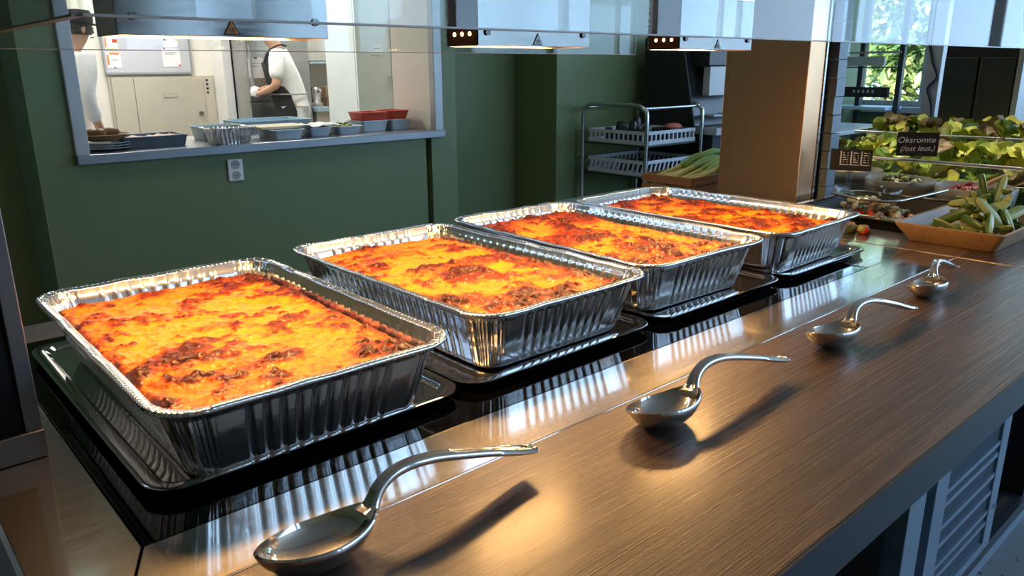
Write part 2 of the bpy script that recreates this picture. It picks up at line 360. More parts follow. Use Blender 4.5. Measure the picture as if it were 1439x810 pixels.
# ------------------------------------------------------------------ counter: worktop, steel surround, hob, cabinets
ZC = .9
top = thing('worktop', 'dark walnut laminate worktop in front of the steel strip', 'worktop', (1.8, .39, .86))
MB().box(.02, 4.4, .247, .533, .862, .9).build('top', WOOD, top)
MB().box(.02, 4.4, .2435, .247, .858, .8995).build('edge_band', DARKEDGE, top)
sur = thing('steel_surround', 'brushed steel surround framing the black glass hot plates', 'counter', (.9, .9, .86))
def slab(poly, name, m=STEEL, z0=.87, z1=.9): return MB().prism(poly, 'z', z0, z1).build(name, m, sur, bevel=.0008)
slab([(.058, .536), (.100, .536), (.139, .622), (.139, 1.26), (.058, 1.26)], 'side_strip')
slab([(.1015, .536), (1.709, .536), (1.709, .6205), (.1405, .6205)], 'front_strip')
slab([(1.496, .622), (1.709, .622), (1.709, 1.6), (1.496, 1.6)], 'end_strip')
slab([(.058, 1.262), (1.494, 1.262), (1.494, 1.35), (.058, 1.35)], 'rear_strip', mat('dark_rear_steel', (.05, .05, .05), .5, .6))
slab([(.02, .5335), (4.4, .5335), (4.4, .5355), (.02, .5355)], 'seam_strip', CHROME, .88, .9005)
hob = tag(MB().box(.1405, 1.4945, .622, 1.261, .875, .8995).build('hot_plate', BLACKGLASS, bevel=.0006), 'long black glass hot plate let into the steel counter', 'hot plate')
base = thing('counter_base', 'dark blue grey counter base under the wood worktop', 'cabinet', (1.2, .8, 0))
box('apron', DARKEDGE, .03, 4.4, .252, .48, .835, .857, base)
box('rear_board', MATTBLACK, .06, 1.70, 1.20, 1.25, .1, .86, base)
box('bottom_board', DARKEDGE, .06, 4.4, .45, 1.2, .10, .135, base)
box('plinth', BLUEGREY, .06, 4.4, .475, .50, 0, .10, base)
box('end_board', DARKEDGE, .06, .085, .45, 1.2, .135, .858, base)
box('divider', DARKEDGE, 2.30, 2.33, .46, 1.2, .135, .785, base)
box('front_post', BLUEGREY, 1.405, 1.487, .45, .49, .135, .835, base, .002)
lp = thing('louvered_panel', 'blue grey ventilation panel with fine slots under the worktop', 'panel', (1.75, .45, .135))
X0, X1 = 1.523, 1.978
box('frame', BLUEGREY, X0, X0 + .07, .445, .475, .14, .835, lp, .0015); box('frame', BLUEGREY, X1 - .055, X1, .445, .475, .14, .835, lp, .0015)
box('frame', BLUEGREY, X0 + .07, X1 - .055, .445, .475, .14, .165, lp); box('frame', BLUEGREY, X0 + .07, X1 - .055, .445, .475, .805, .835, lp)
for k, z in enumerate((.215, .245, .30, .345, .40, .43, .49, .525, .585, .62, .68, .715, .77)):
    box('bar', BLUEGREY, X0 + .07, X1 - .055, .447, .470, z, z + .012, lp)
vb = MB()
for i in range(54):
    x = X0 + .072 + i * (X1 - X0 - .127) / 53.5; vb.box(x, x + .0018, .452, .455, .165, .805)
o = vb.build('slots', BLUEGREY, lp); o['kind'] = 'stuff'
box('back_sheet', MATTBLACK, X0 + .02, X1 - .02, .485, .49, .14, .835, lp)
MB().lathe([(.0, 0), (.006, 0), (.006, .004), (0, .004)], (0, 0, 0), 12, caps=False).build('knob', CHROME, lp, local=True).matrix_local = Matrix.Translation((X1 - .02 - 1.75, -.0055, .12)) @ Matrix.Rotation(math.pi / 2, 4, 'X')

# ------------------------------------------------------------------ trays, foil pans, gratins
ORD = ['nearest', 'second', 'third', 'farthest']
TRAYS = [(.165, .527), (.530, .892), (.906, 1.266), (1.273, 1.612)]
def tray(x0, x1, lab):
    hx = (x1 - x0) / 2; cx = (x0 + x1) / 2; cy = .672 + .262; hy = .262 + .002
    r = .035; z = .9008
    prof = [(0.000, .0105), (0.0, .0118), (.0015, .0125), (.012, .0118), (.016, .0105), (.020, .0062), (.024, .0058)]
    under = [(0.001, .0095), (.012, .0098), (.018, .0040), (.024, 0.0)]
    mb = MB(); rings = [rrect(hx - d, hy - d, r - d * .8, z + zz, 8, cx, cy) for d, zz in reversed(under)] + [rrect(hx - d, hy - d, r - d * .8, z + zz, 8, cx, cy) for d, zz in prof]
    mb.rings(rings, True, True)
    return tag(mb.build('serving_tray', TRAYM, smooth=True, seg_angle=40), lab, 'tray', 'shallow trays on the hot plate')
for i, (a, b) in enumerate(TRAYS): tray(a, b, f'shallow mirror steel tray under the {ORD[i]} foil pan of the row')

PANS = [(.1701, .640, -.008, .3265), (.549, .665, -.004, .3285), (.887, .682, -.032, .3270), (1.243, .662, .015, .3255)]
PH = .088; ZB = .9075
def pan(idx, x, y, th, lx, lab):
    ly = .527; c, s = math.cos(th), math.sin(th)
    cx = x + c * lx / 2 - s * ly / 2; cy = y + s * lx / 2 + c * ly / 2
    hx, hy = lx / 2, ly / 2
    rng = np.random.RandomState(11 + idx)
    # perimeter samples: corner fans and straight runs
    NS = {0: 150, 1: 220}; NCN = 46
    # inset/height/flute weight/crinkle
    prof = [(.0030, PH - .0065, 0, .3), (.0006, PH - .0045, 0, .4), (.0002, PH - .002, 0, .5), (.0016, PH - .0003, 0, .6), (.0036, PH, 0, .7), (.0060, PH - .0012, .0, .8),
            (.0110, PH - .0016, .1, 1), (.0122, PH - .003, .2, 1), (.0128, PH - .010, .25, 1.0), (.0145, PH - .0115, .35, 1), (.0165, PH - .018, .8, 1), (.0205, PH - .032, 1, 1), (.0248, PH - .048, 1, 1),
            (.0292, PH - .064, 1, 1), (.0325, PH - .076, .9, .9), (.0345, .0045, .6, .6), (.0370, .0012, .2, .3), (.0410, 0, 0, 0)]
    rings = []
    # per-sample crinkle tables
    cr = [rng.rand(NCN + 1) for _ in range(4)]
    cr2 = [rng.rand(9) for _ in range(4)]
    lowx = rng.rand(64)
    def low(t): i = int(t * 24) % 60; f = t * 24 - int(t * 24); return lowx[i] * (1 - f) + lowx[i + 1] * f - .5
    for (ins, z, fl, ck) in prof:
        ring = []; r = max(.018, .046 - ins * .5)
        ax, ay = hx - ins, hy - ins
        depth = (PH - z) / PH
        sides = [((1, 0), (-1, 0)), ]
        def emit(px, py, nx, ny, amp, zz): ring.append((px + nx * amp, py + ny * amp, zz))
        # start bottom side (y=-ay) from left to right, then corners counterclockwise
        for side in range(4):
            L = 2 * ((ax if side % 2 == 0 else ay) - r); n = NS[side % 2]
            Lr = 2 * ((hx if side % 2 == 0 else hy) - .046)
            period = .0185
            for k in range(n):
                t = k / n; u = -L / 2 + L * t; ur = -Lr / 2 + Lr * t
                edge = min(1, max(0, (Lr / 2 - abs(ur) - .018) / .012))
                ph = (ur / period) % 1.0
                # flute: narrow groove pushed inward
                f = math.exp(-((ph - .5) / .20) ** 4)
                amp = -f * (.0026, .0007, .0018, .0007)[side] * fl * edge
                amp += low((ur + .3 + side) * .9 % 2.0) * .0022 * ck * (1 - .3 * fl)
                zz = z + (low((ur * 1.3 + .7 + side * .37) % 2.0) * .0026 if depth < .05 else 0)
                # fine rim serration
                if depth < .13 and ins < .012: zz += .00025 * math.sin(ur * 900)
                if side == 0: emit(u, -ay, 0, -1, amp, zz)
                elif side == 1: emit(ax, u, 1, 0, amp, zz)
                elif side == 2: emit(-u, ay, 0, 1, amp, zz)
                else: emit(-ax, -u, -1, 0, amp, zz)
            sxn, syn, a0 = [(1, -1, -90), (1, 1, 0), (-1, 1, 90), (-1, -1, 180)][side]
            for k in range(NCN):
                a = math.radians(a0 + 90 * k / NCN); fade = math.sin(math.pi * (k + .5) / NCN) ** .4
                q = k / NCN * 8; i = int(q); f = q - i
                broad = (cr2[side][i] * (1 - f) + cr2[side][i + 1] * f - .5)
                wr = (cr[side][k] - .5)
                tap = min(1, depth * 7) * (1 - max(0, depth - .75) * 3.2)
                amp = (broad * .0075 + wr * .0030) * fade * tap * ck
                zz = z
                if depth < .14: zz += wr * .0016 * fade; amp += wr * .0012 * fade
                emit(sxn * (ax - r) + r * math.cos(a), syn * (ay - r) + r * math.sin(a), math.cos(a), math.sin(a), amp, zz)
        rings.append(ring)
    mb = MB(); mb.rings(rings, False, True)
    root = thing('foil_pan', lab, 'foil pan', (cx, cy, ZB), (0, 0, th), 'aluminium foil pans in the row')
    o = mb.build('pan_shell', FOIL, root, smooth=True, local=True, seg_angle=75)
    return root, cx, cy
def gratin(idx, cx, cy, th, lx, lab):
    NX, NY = 196, 320; hx, hy = lx / 2 - .0238, .527 / 2 - .0238
    gx, gy = np.meshgrid(np.linspace(-1, 1, NX), np.linspace(-1, 1, NY))
    # superellipse-like corner rounding
    rc = .036
    X = gx * hx; Y = gy * hy
    dx = np.maximum(np.abs(X) - (hx - rc), 0); dy = np.maximum(np.abs(Y) - (hy - rc), 0)
    d = np.maximum(np.sqrt(dx ** 2 + dy ** 2), 1e-9); cornr = (dx > 0) & (dy > 0)
    k = np.where(cornr, np.maximum(dx, dy) / d, 1.0)
    X = np.where(cornr, np.sign(X) * (hx - rc + dx * k), X); Y = np.where(cornr, np.sign(Y) * (hy - rc + dy * k), Y)
    sd = 100 * (idx + 1)
    big = fbm(X * 11 + 3.1, Y * 15 + 1.7, sd, 3); mid = fbm(X * 38, Y * 44, sd + 20, 4); fine = fbm(X * 120, Y * 130, sd + 40, 3); pits = fbm(X * 75 + 5, Y * 85, sd + 60, 2)
    edge = np.minimum(hx - np.abs(X), hy - np.abs(Y)); edgeb = np.exp(-edge / .017)
    edgef = np.exp(-(hy + Y) / .085) * (.4 + .6 * np.exp(-(hx - np.abs(X)) / .12)) * .8 + np.exp(-(hx - X) / .06) * .35 * np.exp(-(hy + Y) / .3)
    blot = np.clip((big - .50) * 4.2, 0, 1) * .42 + np.clip((mid - .54) * 6, 0, 1) * .42
    strand = np.abs(fbm(X * 55 + mid * 2, Y * 90 + big * 3, sd + 80, 3) - .5) * 2
    brown = .27 + blot * 1.15 + edgeb * (.16 + .34 * mid) + edgef * (.10 + .62 * (mid - .25)) + (fine - .5) * .34
    brown += np.clip(.16 - strand, 0, 1) * -1.0
    brown = np.clip(brown, .03, .98)
    crater = np.clip((pits - .70) * 6, 0, 1) * (brown > .42)
    brown = np.clip(brown + crater * .45, .02, 1)
    Z = .066 + (big - .5) * .012 + (mid - .5) * .0115 * (.6 + edgef + blot) + (fine - .5) * (.0026 + .0095 * np.clip(brown - .35, 0, 1)) - crater * .0035 + edgeb * .0028 * mid
    Z += np.clip(.14 - strand, 0, 1) * .008
    Z = np.where(edge < .008, Z * .35 + .65 * (.0665 + (big - .5) * .012), Z)
    drop = np.clip(1 - edge / .006, 0, 1); Z = Z - drop ** 2 * .006
    V = np.stack([X, Y, Z], -1).reshape(-1, 3)
    ii = np.arange(NX * NY).reshape(NY, NX)
    F = np.stack([ii[:-1, :-1], ii[:-1, 1:], ii[1:, 1:], ii[1:, :-1]], -1).reshape(-1, 4)
    # skirt to the pan bottom
    per = np.concatenate([ii[0, :], ii[1:, -1], ii[-1, -2::-1], ii[-2:0:-1, 0]])
    P = V[per].copy(); P[:, 0] *= (hx - .0225) / hx; P[:, 1] *= (hy - .0225) / hy; P[:, 2] = .004
    b0 = len(V); V = np.concatenate([V, P]); n = len(per); j = np.arange(n)
    F2 = np.stack([per[(j + 1) % n], per, b0 + j, b0 + (j + 1) % n], -1)
    me = bpy.data.meshes.new('gratin'); me.from_pydata(V.tolist(), [], F.tolist() + F2.tolist() + [tuple(range(b0 + n - 1, b0 - 1, -1))]); me.update()
    at = me.attributes.new('brown', 'FLOAT', 'POINT'); at.data.foreach_set('value', np.concatenate([brown.reshape(-1), brown.reshape(-1)[per]]).astype(np.float32))
    me.shade_smooth(); me.materials.append(GRATIN)
    o = bpy.data.objects.new('baked_gratin', me); COL.objects.link(o); o.location = (cx, cy, ZB + .001); o.rotation_euler = (0, 0, th)
    return tag(o, lab, 'gratin', 'cheese gratins in the foil pans')
DG = ['browned cheese gratin, dark crusted front corner, in the nearest foil pan', 'yellow orange cheese gratin in the second foil pan of the row',
      'orange cheese gratin in the third foil pan of the row', 'red orange cheese gratin in the farthest foil pan by the column']
DP = ['deep ribbed foil pan nearest the camera, beside the black post', 'second deep ribbed foil pan of the row, holding yellow orange gratin',
      'third deep ribbed foil pan, behind the spoon with a blue shadow', 'farthest deep ribbed foil pan, beside the steel column']
for i, (x, y, th, lx) in enumerate(PANS):
    r_, cx, cy = pan(i, x, y, th, lx, DP[i]); gratin(i, cx, cy, th, lx, DG[i])

# ------------------------------------------------------------------ serving spoons
def spoon_parts():
    # bowl along +x (tip at -x, handle leaves at +x); origin under the bowl
    a, b, dp = .052, .0355, .029
    mb = MB(); rings = []; n = 48
    def el(t, zoff, inner):
        ring = []
        for j in range(n):
            th = 2 * math.pi * j / n; ex = math.cos(th); ey = math.sin(th)
            taper = 1 - .10 * ex if ex > 0 else 1 - .06 * (-ex) ** 2
            rim = .0035 * (ex * ex) + (.004 * max(0, ex) ** 3)
            rr = t - (.0013 / b if inner else 0)
            ring.append((a * ex * rr, b * ey * rr * taper, dp * (1 - math.sqrt(max(0, 1 - min(1, t) ** 2 * .985))) + zoff + rim * t ** 4))
        return ring
    ts = [.08, .25, .42, .58, .72, .84, .92, .97, 1.0]
    for t in ts: rings.append(el(t, 0, False))
    for t in reversed(ts): rings.append(el(t, .0014, t > .1))
    mb.rings(rings, True, True)
    # handle: grooved bar swept along an arch
    path = smooth_path([(.039, 0, .0275), (.0465, 0, .0310), (.0515, 0, .0375), (.0580, 0, .0455), (.0710, 0, .0525), (.090, 0, .0550), (.115, 0, .0525), (.145, 0, .0455), (.175, 0, .0375), (.202, 0, .0290), (.222, 0, .0240), (.2285, 0, .0240)], 5)
    hb = MB(); K = len(path); rg = []
    for i, p in enumerate(path):
        t = (path[min(i + 1, K - 1)] - path[max(i - 1, 0)]).normalized(); up = Vector((-t.z, 0, t.x)); u = i / (K - 1)
        wd = .0080 + .0018 * math.exp(-((u - .0) / .12) ** 2) * 3 + (.0045 * max(0, (u - .55) / .45) ** .8 if u > .55 else 0) - .0012 * math.exp(-((u - .35) / .15) ** 2)
        if u > .965: wd *= math.sqrt(max(.05, 1 - ((u - .965) / .036) ** 2 * .8))
        hh = .0042 if u < .6 else .0042 - .0012 * (u - .6) / .4
        g = .55 if .06 < u < .96 else 0
        cs = [(-1, -.2), (-.86, .75), (-.6, 1.0), (-.32, .55 if g else 1), (0, .95 - 1.5 * g if g else 1), (.32, .55 if g else 1), (.6, 1.0), (.86, .75), (1, -.2), (.8, -.9), (.3, -1), (-.3, -1), (-.8, -.9)]
        rg.append([tuple(p + Vector((0, cy_ * wd, 0)) + up * (cz_ * hh)) for cy_, cz_ in cs])
    hb.rings(rg, True, True)
    # raised collar on the end of the handle
    lb = MB(); pts = []
    for k in range(28):
        th = 2 * math.pi * k / 28; x = .203 + .021 * math.cos(th); y = .0072 * math.sin(th)
        z = np.interp(x, [q.x for q in path[12:]], [q.z for q in path[12:]]) + .0026
        pts.append((x, y, z))
    lb.tube(pts, .0013, 8, closed=True)
    return mb, hb, lb
SB, SH, SL = spoon_parts()
SP = [((.239, .495), -1, 1.0, -.16, 0, 'steel serving spoon nearest the camera, overhanging the steel strip'),
      ((.643, .463), -4, .98, -.20, 0, 'steel serving spoon with a round brown shadow on the wood'),
      ((1.018, .456), -6, .94, -.20, .03, 'steel serving spoon in front of the third foil pan'),
      ((1.370, .462), 8, .90, -.20, .05, 'farthest steel serving spoon, near the wooden cucumber tray')]
first = None
for i, (p, ang, sc, rx, ry, lab) in enumerate(SP):
    ang = math.radians(ang)
    if first is None:
        t = thing('serving_spoon', lab, 'spoon', (0, 0, 0), group='serving spoons on the worktop')
        SB.build('bowl', CHROME, t, smooth=True, local=True, seg_angle=60); h = SH.build('handle', CHROME, t, smooth=True, local=True, seg_angle=60); SL.build('raised_rim', CHROME, h, smooth=True, local=True)
        first = t
    else: t = copy_tree(first); t['label'] = lab
    t.location = (p[0], p[1], .9008); t.rotation_euler = (rx, ry, ang); t.scale = (sc, sc, sc)

# ------------------------------------------------------------------ columns
lc = thing('black_post', 'black panelled post with a steel edge, left of the pans', 'post', (.09, 1.0, .9))
MB().box(-.11, .103, .862, 1.14, .93, 2.2).build('panel', mat('black_satin_panel', (.010, .010, .012), .55, 0, .2, 20, spec=.2), lc)
MB().box(.1035, .1185, .856, 1.145, .93, 2.2).build('edge_strip', mat('dull_edge_steel', (.20, .21, .22), .35, .9, .05, 10), lc, bevel=.001)
MB().box(-.11, .1190, .852, 1.15, .9005, .93).build('plinth', mat('dull_edge_steel'), lc, bevel=.001)
c1 = thing('steel_column', 'brushed steel column coloured with warm lamp glow behind the farthest foil pan', 'column', (2.04, 1.17, .9))
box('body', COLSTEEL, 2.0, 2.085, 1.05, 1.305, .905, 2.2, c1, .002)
box('edge_strip', STEEL_D, 2.0865, 2.094, 1.047, 1.30, .905, 2.2, c1)
box('foot', DARKSTEEL, 1.99, 2.10, 1.04, 1.31, .9005, .905, c1)
c2 = thing('ribbed_post', 'narrow blue grey ribbed post just beyond the steel column', 'post', (2.19, 1.1, .88))
for k in range(26):
    z = .90 + k * .05; box('rib', BLUEGREY, 2.128, 2.178, 1.03 + .0012 * (k % 3), 1.06, z, z + .0475, c2)
box('core', MATTBLACK, 2.12, 2.185, 1.061, 1.26, .88, 2.2, c2)
c3 = thing('dark_cabinet_column', 'dark steel column of two tall panels behind the lettuce', 'column', (3.6, 1.12, .9))
box('body', MATTBLACK, 3.52, 3.66, .99, 1.255, .9, 2.2, c3)
box('panel', DARKSTEEL, 3.505, 3.52, 1.128, 1.252, .93, 1.31, c3, .002); box('panel', DARKSTEEL, 3.505, 3.52, .994, 1.118, .93, 1.31, c3, .002)
box('edge_strip', FRAME, 3.50, 3.67, .968, .988, .9, 2.2, c3, .002)

# ------------------------------------------------------------------ sneeze guard
ZG = 1.3105
sg = thing('sneeze_guard', 'clear glass sneeze guard hanging over the foil pans', 'sneeze guard', (1.2, .45, ZG))
for a, b in ((.112, .897), (.8995, 1.19), (1.1925, 2.6), (2.603, 4.0)):
    box('glass_pane', GUARD, a, b, .447, .453, ZG, 1.52, sg)
box('glass_pane', GUARD, .109, .115, .454, 1.3, ZG, 1.52, sg)
for a, b in ((.14, 1.6), (2.25, 3.4)): box('glass_pane', GUARD, a, b, 1.31, 1.316, 1.313, 1.52, sg)
MB().box(.10, 4.0, .44, 1.33, 1.521, 1.529).build('top_shelf', GUARD, sg)
EDGE = mat('glass_edge', (.42, .40, .36), .25, 0, .05, 20)
for a, b in ((.112, .897), (.8995, 1.19), (1.1925, 2.6), (2.603, 4.0)): box('lower_edge', EDGE, a, b, .4465, .4535, ZG - .0012, ZG, sg)
box('lower_edge', EDGE, .1085, .1155, .454, 1.3, ZG - .0012, ZG, sg)
box('lower_edge', EDGE, .14, 1.6, 1.3095, 1.3165, 1.3118, 1.313, sg)

# ------------------------------------------------------------------ heat lamps
GLOW = mat('glowing_quartz', (1, .6, .3), .4, 0, .02, 10, emit=(1, .50, .16), estr=22)
ORANGE = mat('warning_sticker', (.55, .22, .03), .5, 0, .05, 20)
BROWNST = mat('heat_tinted_steel', (.10, .05, .03), .4, .6, .15, 20)
LX = [(.242, .473), (.701, .925), (1.157, 1.387)]
LAMPST = mat('lamp_steel', (.17, .165, .16), .13, 1.0, .08, 14, 0, 60, (1, 20, 20), rvar=.03)
for i, (a, b) in enumerate(LX):
    lab = ['steel strip heat lamp over the nearest foil pan, with large warning triangle', 'steel strip heat lamp in front of the green wall niche',
           'steel strip heat lamp just left of the steel column'][i]
    t = thing('heat_lamp', lab, 'heat lamp', ((a + b) / 2, .88, 1.314), group='heat lamps under the sneeze guard')
    z0 = 1.3165 if i == 0 else 1.312; y0 = .85; y1 = .918
    box('front_plate', LAMPST, a, b, y0, y0 + .003, z0, 1.40, t, .0006)
    MB().box(a, a + .003, y0 + .0035, y1, z0, 1.40).build('side_plate', MATS['dull_edge_steel'] if i == 0 else BROWNST, t); MB().box(b - .003, b, y0 + .0035, y1, z0, 1.40).build('side_plate', BROWNST, t)
    box('rear_plate', STEEL_D, a, b, y1 + .0003, y1 + .0033, z0, 1.40, t)
    box('cover', STEEL_D, a, b, y0, y1 + .003, 1.4005, 1.404, t)
    MB().prism([(a + .03, 1.4045), (b - .03, 1.4045), (b - .05, 1.52), (a + .05, 1.52)], 'y', .87, .90).build('hanger', STEEL_D, t)
    MB().tube([(a + .006, .884, z0 + .008), (b - .006, .884, z0 + .008)], .0055, 10).build('quartz_tube', GLOW, t, smooth=True)
    MB().prism([(y0 + .005, z0 + .004), (y0 + .02, z0 + .022), (y1 - .018, z0 + .022), (y1 - .003, z0 + .004), (y1 - .003, z0 + .026), (y0 + .005, z0 + .026)], 'x', a + .004, b - .004).build('reflector', mat('reflector_steel', (.8, .62, .42), .3, 1, .05, 20), t)
    for sx_ in (a + .016, b - .016):
        MB().tube([(sx_, y0 - .003, z0 + .018), (sx_, y0, z0 + .018)], .0042, 14).build('screw', DARKSTEEL, t, smooth=True)
    cx = (a + b) / 2
    k = 1.0
    tr = MB().prism([(cx - .010 * k, z0 + .002), (cx + .010 * k, z0 + .002), (cx, z0 + .0185 * k)], 'y', y0 - .0008, y0).build('warning_triangle', MATTBLACK, t)
    MB().prism([(cx - .0078 * k, z0 + .0033), (cx + .0078 * k, z0 + .0033), (cx, z0 + .0160 * k)], 'y', y0 - .0012, y0 - .0008).build('triangle_face', ORANGE if i == 0 else GREYPL, tr)
    for q in (-.0022, 0, .0022): MB().box(cx + q - .0004, cx + q + .0004, y0 - .0016, y0 - .0012, z0 + .0045, z0 + .0095).build('triangle_mark', MATTBLACK, tr)
    for q in range(3 if i else 0):
        MB().tube([(a - .0006, .868 + q * .017, z0 + .016), (a + .0005, .868 + q * .017, z0 + .016)], .0028, 10).build('vent_hole', GLOW, t, smooth=True)
    lamp('heat_light', 'AREA', HEAT_W, (1, .55, .19), (cx, .884, z0 + .001), shape='RECTANGLE', size=.21, size_y=.055)

# ------------------------------------------------------------------ salad bar
sw = thing('salad_well', 'steel salad bar well beyond the hot plates', 'counter', (2.6, 1.0, .8))
MIR = second_lobe(mat('mirror_steel', (.62, .58, .53), .09, 1, .04, 20, 0, 30), .4, .35)
box('front_rim', MIR, 1.711, 1.876, .536, 1.6, .875, .9, sw, .001)
box('side_rim', MIR, 1.877, 4.0, .536, .60, .875, .9, sw, .001); box('side_rim', MIR, 1.877, 4.0, 1.5, 1.6, .875, .9, sw, .001)
box('well_floor', STEEL_D, 1.877, 4.0, .60, 1.5, .79, .80, sw); box('well_wall', STEEL_D, 1.877, 1.882, .60, 1.5, .80, .875, sw)
box('bright_edge', CHROME, 1.7095, 1.7112, .25, 1.6, .895, .9012, sw)
def bowl(c, r, z, h, lab, fill, fillm, seed, m=BOWLM, thick=.005, name='salad_bowl'):
    t = thing(name, lab, 'bowl', (c[0], c[1], z - h), group='bowls in the salad bar')
    mb = MB(); mb.lathe([(r * .62, 0), (r * .66, .0), (r * .86, h * .35), (r * .97, h * .75), (r, h), (r - thick * .5, h + .002), (r - thick, h), (r * .97 - thick, h * .75), (r * .84 - thick, h * .36), (r * .6, .006)], (c[0], c[1], z - h), 44)
    mb.build('bowl_shell', m, t, smooth=True, seg_angle=60)
    return t
def heap(name, lab, cat, cx, cy, z, rx, ry, h, mats, n, size, seed, kind='thing', group=None):
    """a pile of small food pieces, each piece a part"""
    rng = random.Random(seed); t = thing(name, lab, cat, (cx, cy, z), group=group)
    protos = []
    for m in mats:
        for v in range(2):
            mb = MB(); k = rng.uniform(.6, 1.5)
            mb.lathe([(0.001, -.5), (.38, -.42), (.52, 0), (.4, .4), (.001, .5)], (0, 0, 0), 8, sx=k, sy=rng.uniform(.6, 1)); mb.v = [(x + rng.uniform(-.08, .08), y + rng.uniform(-.08, .08), zz * .7) for x, y, zz in mb.v]
            me = mb.build('piece', m, smooth=True, seg_angle=80); protos.append(me.data); bpy.data.objects.remove(me)
    for i in range(n):
        a = rng.uniform(0, 6.283); q = math.sqrt(rng.random()); o = bpy.data.objects.new('piece', rng.choice(protos)); COL.objects.link(o); o.parent = t
        s = size * rng.uniform(.7, 1.3)
        o.location = (math.cos(a) * q * rx, math.sin(a) * q * ry, h * (1 - q * q) * rng.uniform(.55, 1) + rng.uniform(0, size * .3)); o.scale = (s, s, s); o.rotation_euler = (rng.uniform(-.8, .8), rng.uniform(-.8, .8), rng.uniform(0, 6.28))
    return t
OLIVE = mat('olive_green', (.10, .11, .02), .3, 0, .2, 40); FETA = mat('feta_white', (.75, .70, .55), .6, 0, .05, 40); BEET = mat('beetroot', (.22, .03, .035), .35, 0, .25, 40)
PINK = mat('pink_cubes', (.55, .22, .20), .4, 0, .15, 40); CREAMF = mat('cream_dressing', (.62, .42, .20), .4, 0, .05, 30); TOMATO = mat('tomato_red', (.6, .04, .015), .2, 0, .1, 30)
MUSH = mat('mushroom_brown', (.22, .15, .09), .5, 0, .2, 40); OLIVEL = mat('pale_green_cubes', (.36, .36, .12), .4, 0, .15, 40); CHOP = mat('chopped_onion', (.55, .50, .38), .45, 0, .1, 40)
POTATO = mat('golden_potato', (.62, .30, .07), .45, 0, .15, 40)
bowl((2.545, 1.155), .100, .952, .13, 'grey bowl of cream dressing beside the ribbed post', 0, 0, 1)
dr = MB().lathe([(.085, -.004), (.088, 0), (.06, .002), (.001, .003)], (2.545, 1.155, .935), 36).build('cream_dressing', CREAMF, smooth=True); tag(dr, 'smooth cream dressing in the bowl beside the ribbed post', 'sauce')
bowl((2.435, .948), .098, .950, .13, 'grey bowl of green olives and feta cubes', 0, 0, 2)
heap('olive_salad', 'green olive salad with white feta cubes in a grey bowl', 'salad', 2.435, .948, .922, .080, .080, .034, [OLIVE, OLIVE, OLIVEL, OLIVE, FETA], 90, .02, 5)
bowl((2.42, .735), .104, .950, .13, 'grey bowl of red beetroot salad with a serving spoon', 0, 0, 3)
heap('beetroot_salad', 'dark red beetroot salad in the right grey bowl', 'salad', 2.42, .735, .922, .086, .086, .030, [BEET, BEET, PINK, BEET], 90, .019, 6)
bowl((2.065, .885), .086, .968, .055, 'clear glass bowl on the mushroom salad tray', 0, 0, 4, GLASS, .004, 'glass_bowl')
heap('chopped_topping', 'pale chopped topping inside the clear glass bowl', 'salad', 2.065, .885, .921, .055, .055, .02, [CHOP, OLIVEL, CHOP], 40, .016, 7)
# dark salad tray
st = thing('black_salad_tray', 'black rectangular tray with steel rim of mushroom salad', 'tray', (2.08, .85, .80))
stm = MB(); stm.rings([rrect(.155, .122, .02, .802, 5, 2.09, .862), rrect(.185, .143, .02, .92, 5, 2.09, .862), rrect(.197, .152, .02, .922, 5, 2.09, .862), rrect(.197, .152, .02, .918, 5, 2.09, .862), rrect(.190, .147, .02, .917, 5, 2.09, .862), rrect(.181, .139, .02, .915, 5, 2.09, .862), rrect(.150, .117, .02, .81, 5, 2.09, .862)], True, True)
stm.build('tray_body', BLACK, st, smooth=True, seg_angle=40)
MB().rings([rrect(.199, .154, .02, .921, 5, 2.09, .862), rrect(.199, .154, .02, .926, 5, 2.09, .862), rrect(.186, .142, .02, .926, 5, 2.09, .862), rrect(.186, .142, .02, .9225, 5, 2.09, .862)]).build('rim', CHROME, st)
heap('mushroom_salad', 'mushroom and tomato salad in the black tray', 'salad', 2.09, .862, .865, .15, .11, .05, [MUSH, MUSH, CHOP, TOMATO, OLIVE, MUSH], 150, .026, 8)
heap('roast_vegetables', 'golden roast vegetables and tomatoes beside the farthest foil pan', 'salad', 1.80, .90, .9008, .05, .15, .02, [POTATO, OLIVEL, POTATO, TOMATO, OLIVE], 60, .030, 9)
# cucumber tray
wt = thing('wooden_tray', 'shallow tan wooden tray of cucumber wedges on the seam', 'tray', (1.97, .58, .9))
TAN = mat('tan_wood', (.50, .28, .13), .4, 0, .12, 6, .1, 40, (1, 14, 14)); PALE = mat('pale_wood', (.62, .54, .42), .45, 0, .12, 6, 0, 40, (14, 1, 1))
MB().rings([rrect(.165, .088, .012, .9008, 4, 1.97, .582), rrect(.196, .110, .012, .938, 4, 1.97, .582), rrect(.198, .112, .012, .944, 4, 1.97, .582), rrect(.190, .105, .012, .944, 4, 1.97, .582), rrect(.160, .083, .012, .908, 4, 1.97, .582)], True, False).build('tray_body', TAN, wt, smooth=True, seg_angle=35)
MB().rings([rrect(.160, .083, .012, .9075, 4, 1.97, .582), rrect(.1, .05, .012, .9085, 4, 1.97, .582)], True, True).build('inside', PALE, wt)
CUC = mat('cucumber_flesh', (.62, .64, .20), .35, 0, .12, 30); CUD = mat('cucumber_skin', (.085, .15, .03), .3, 0, .25, 30)
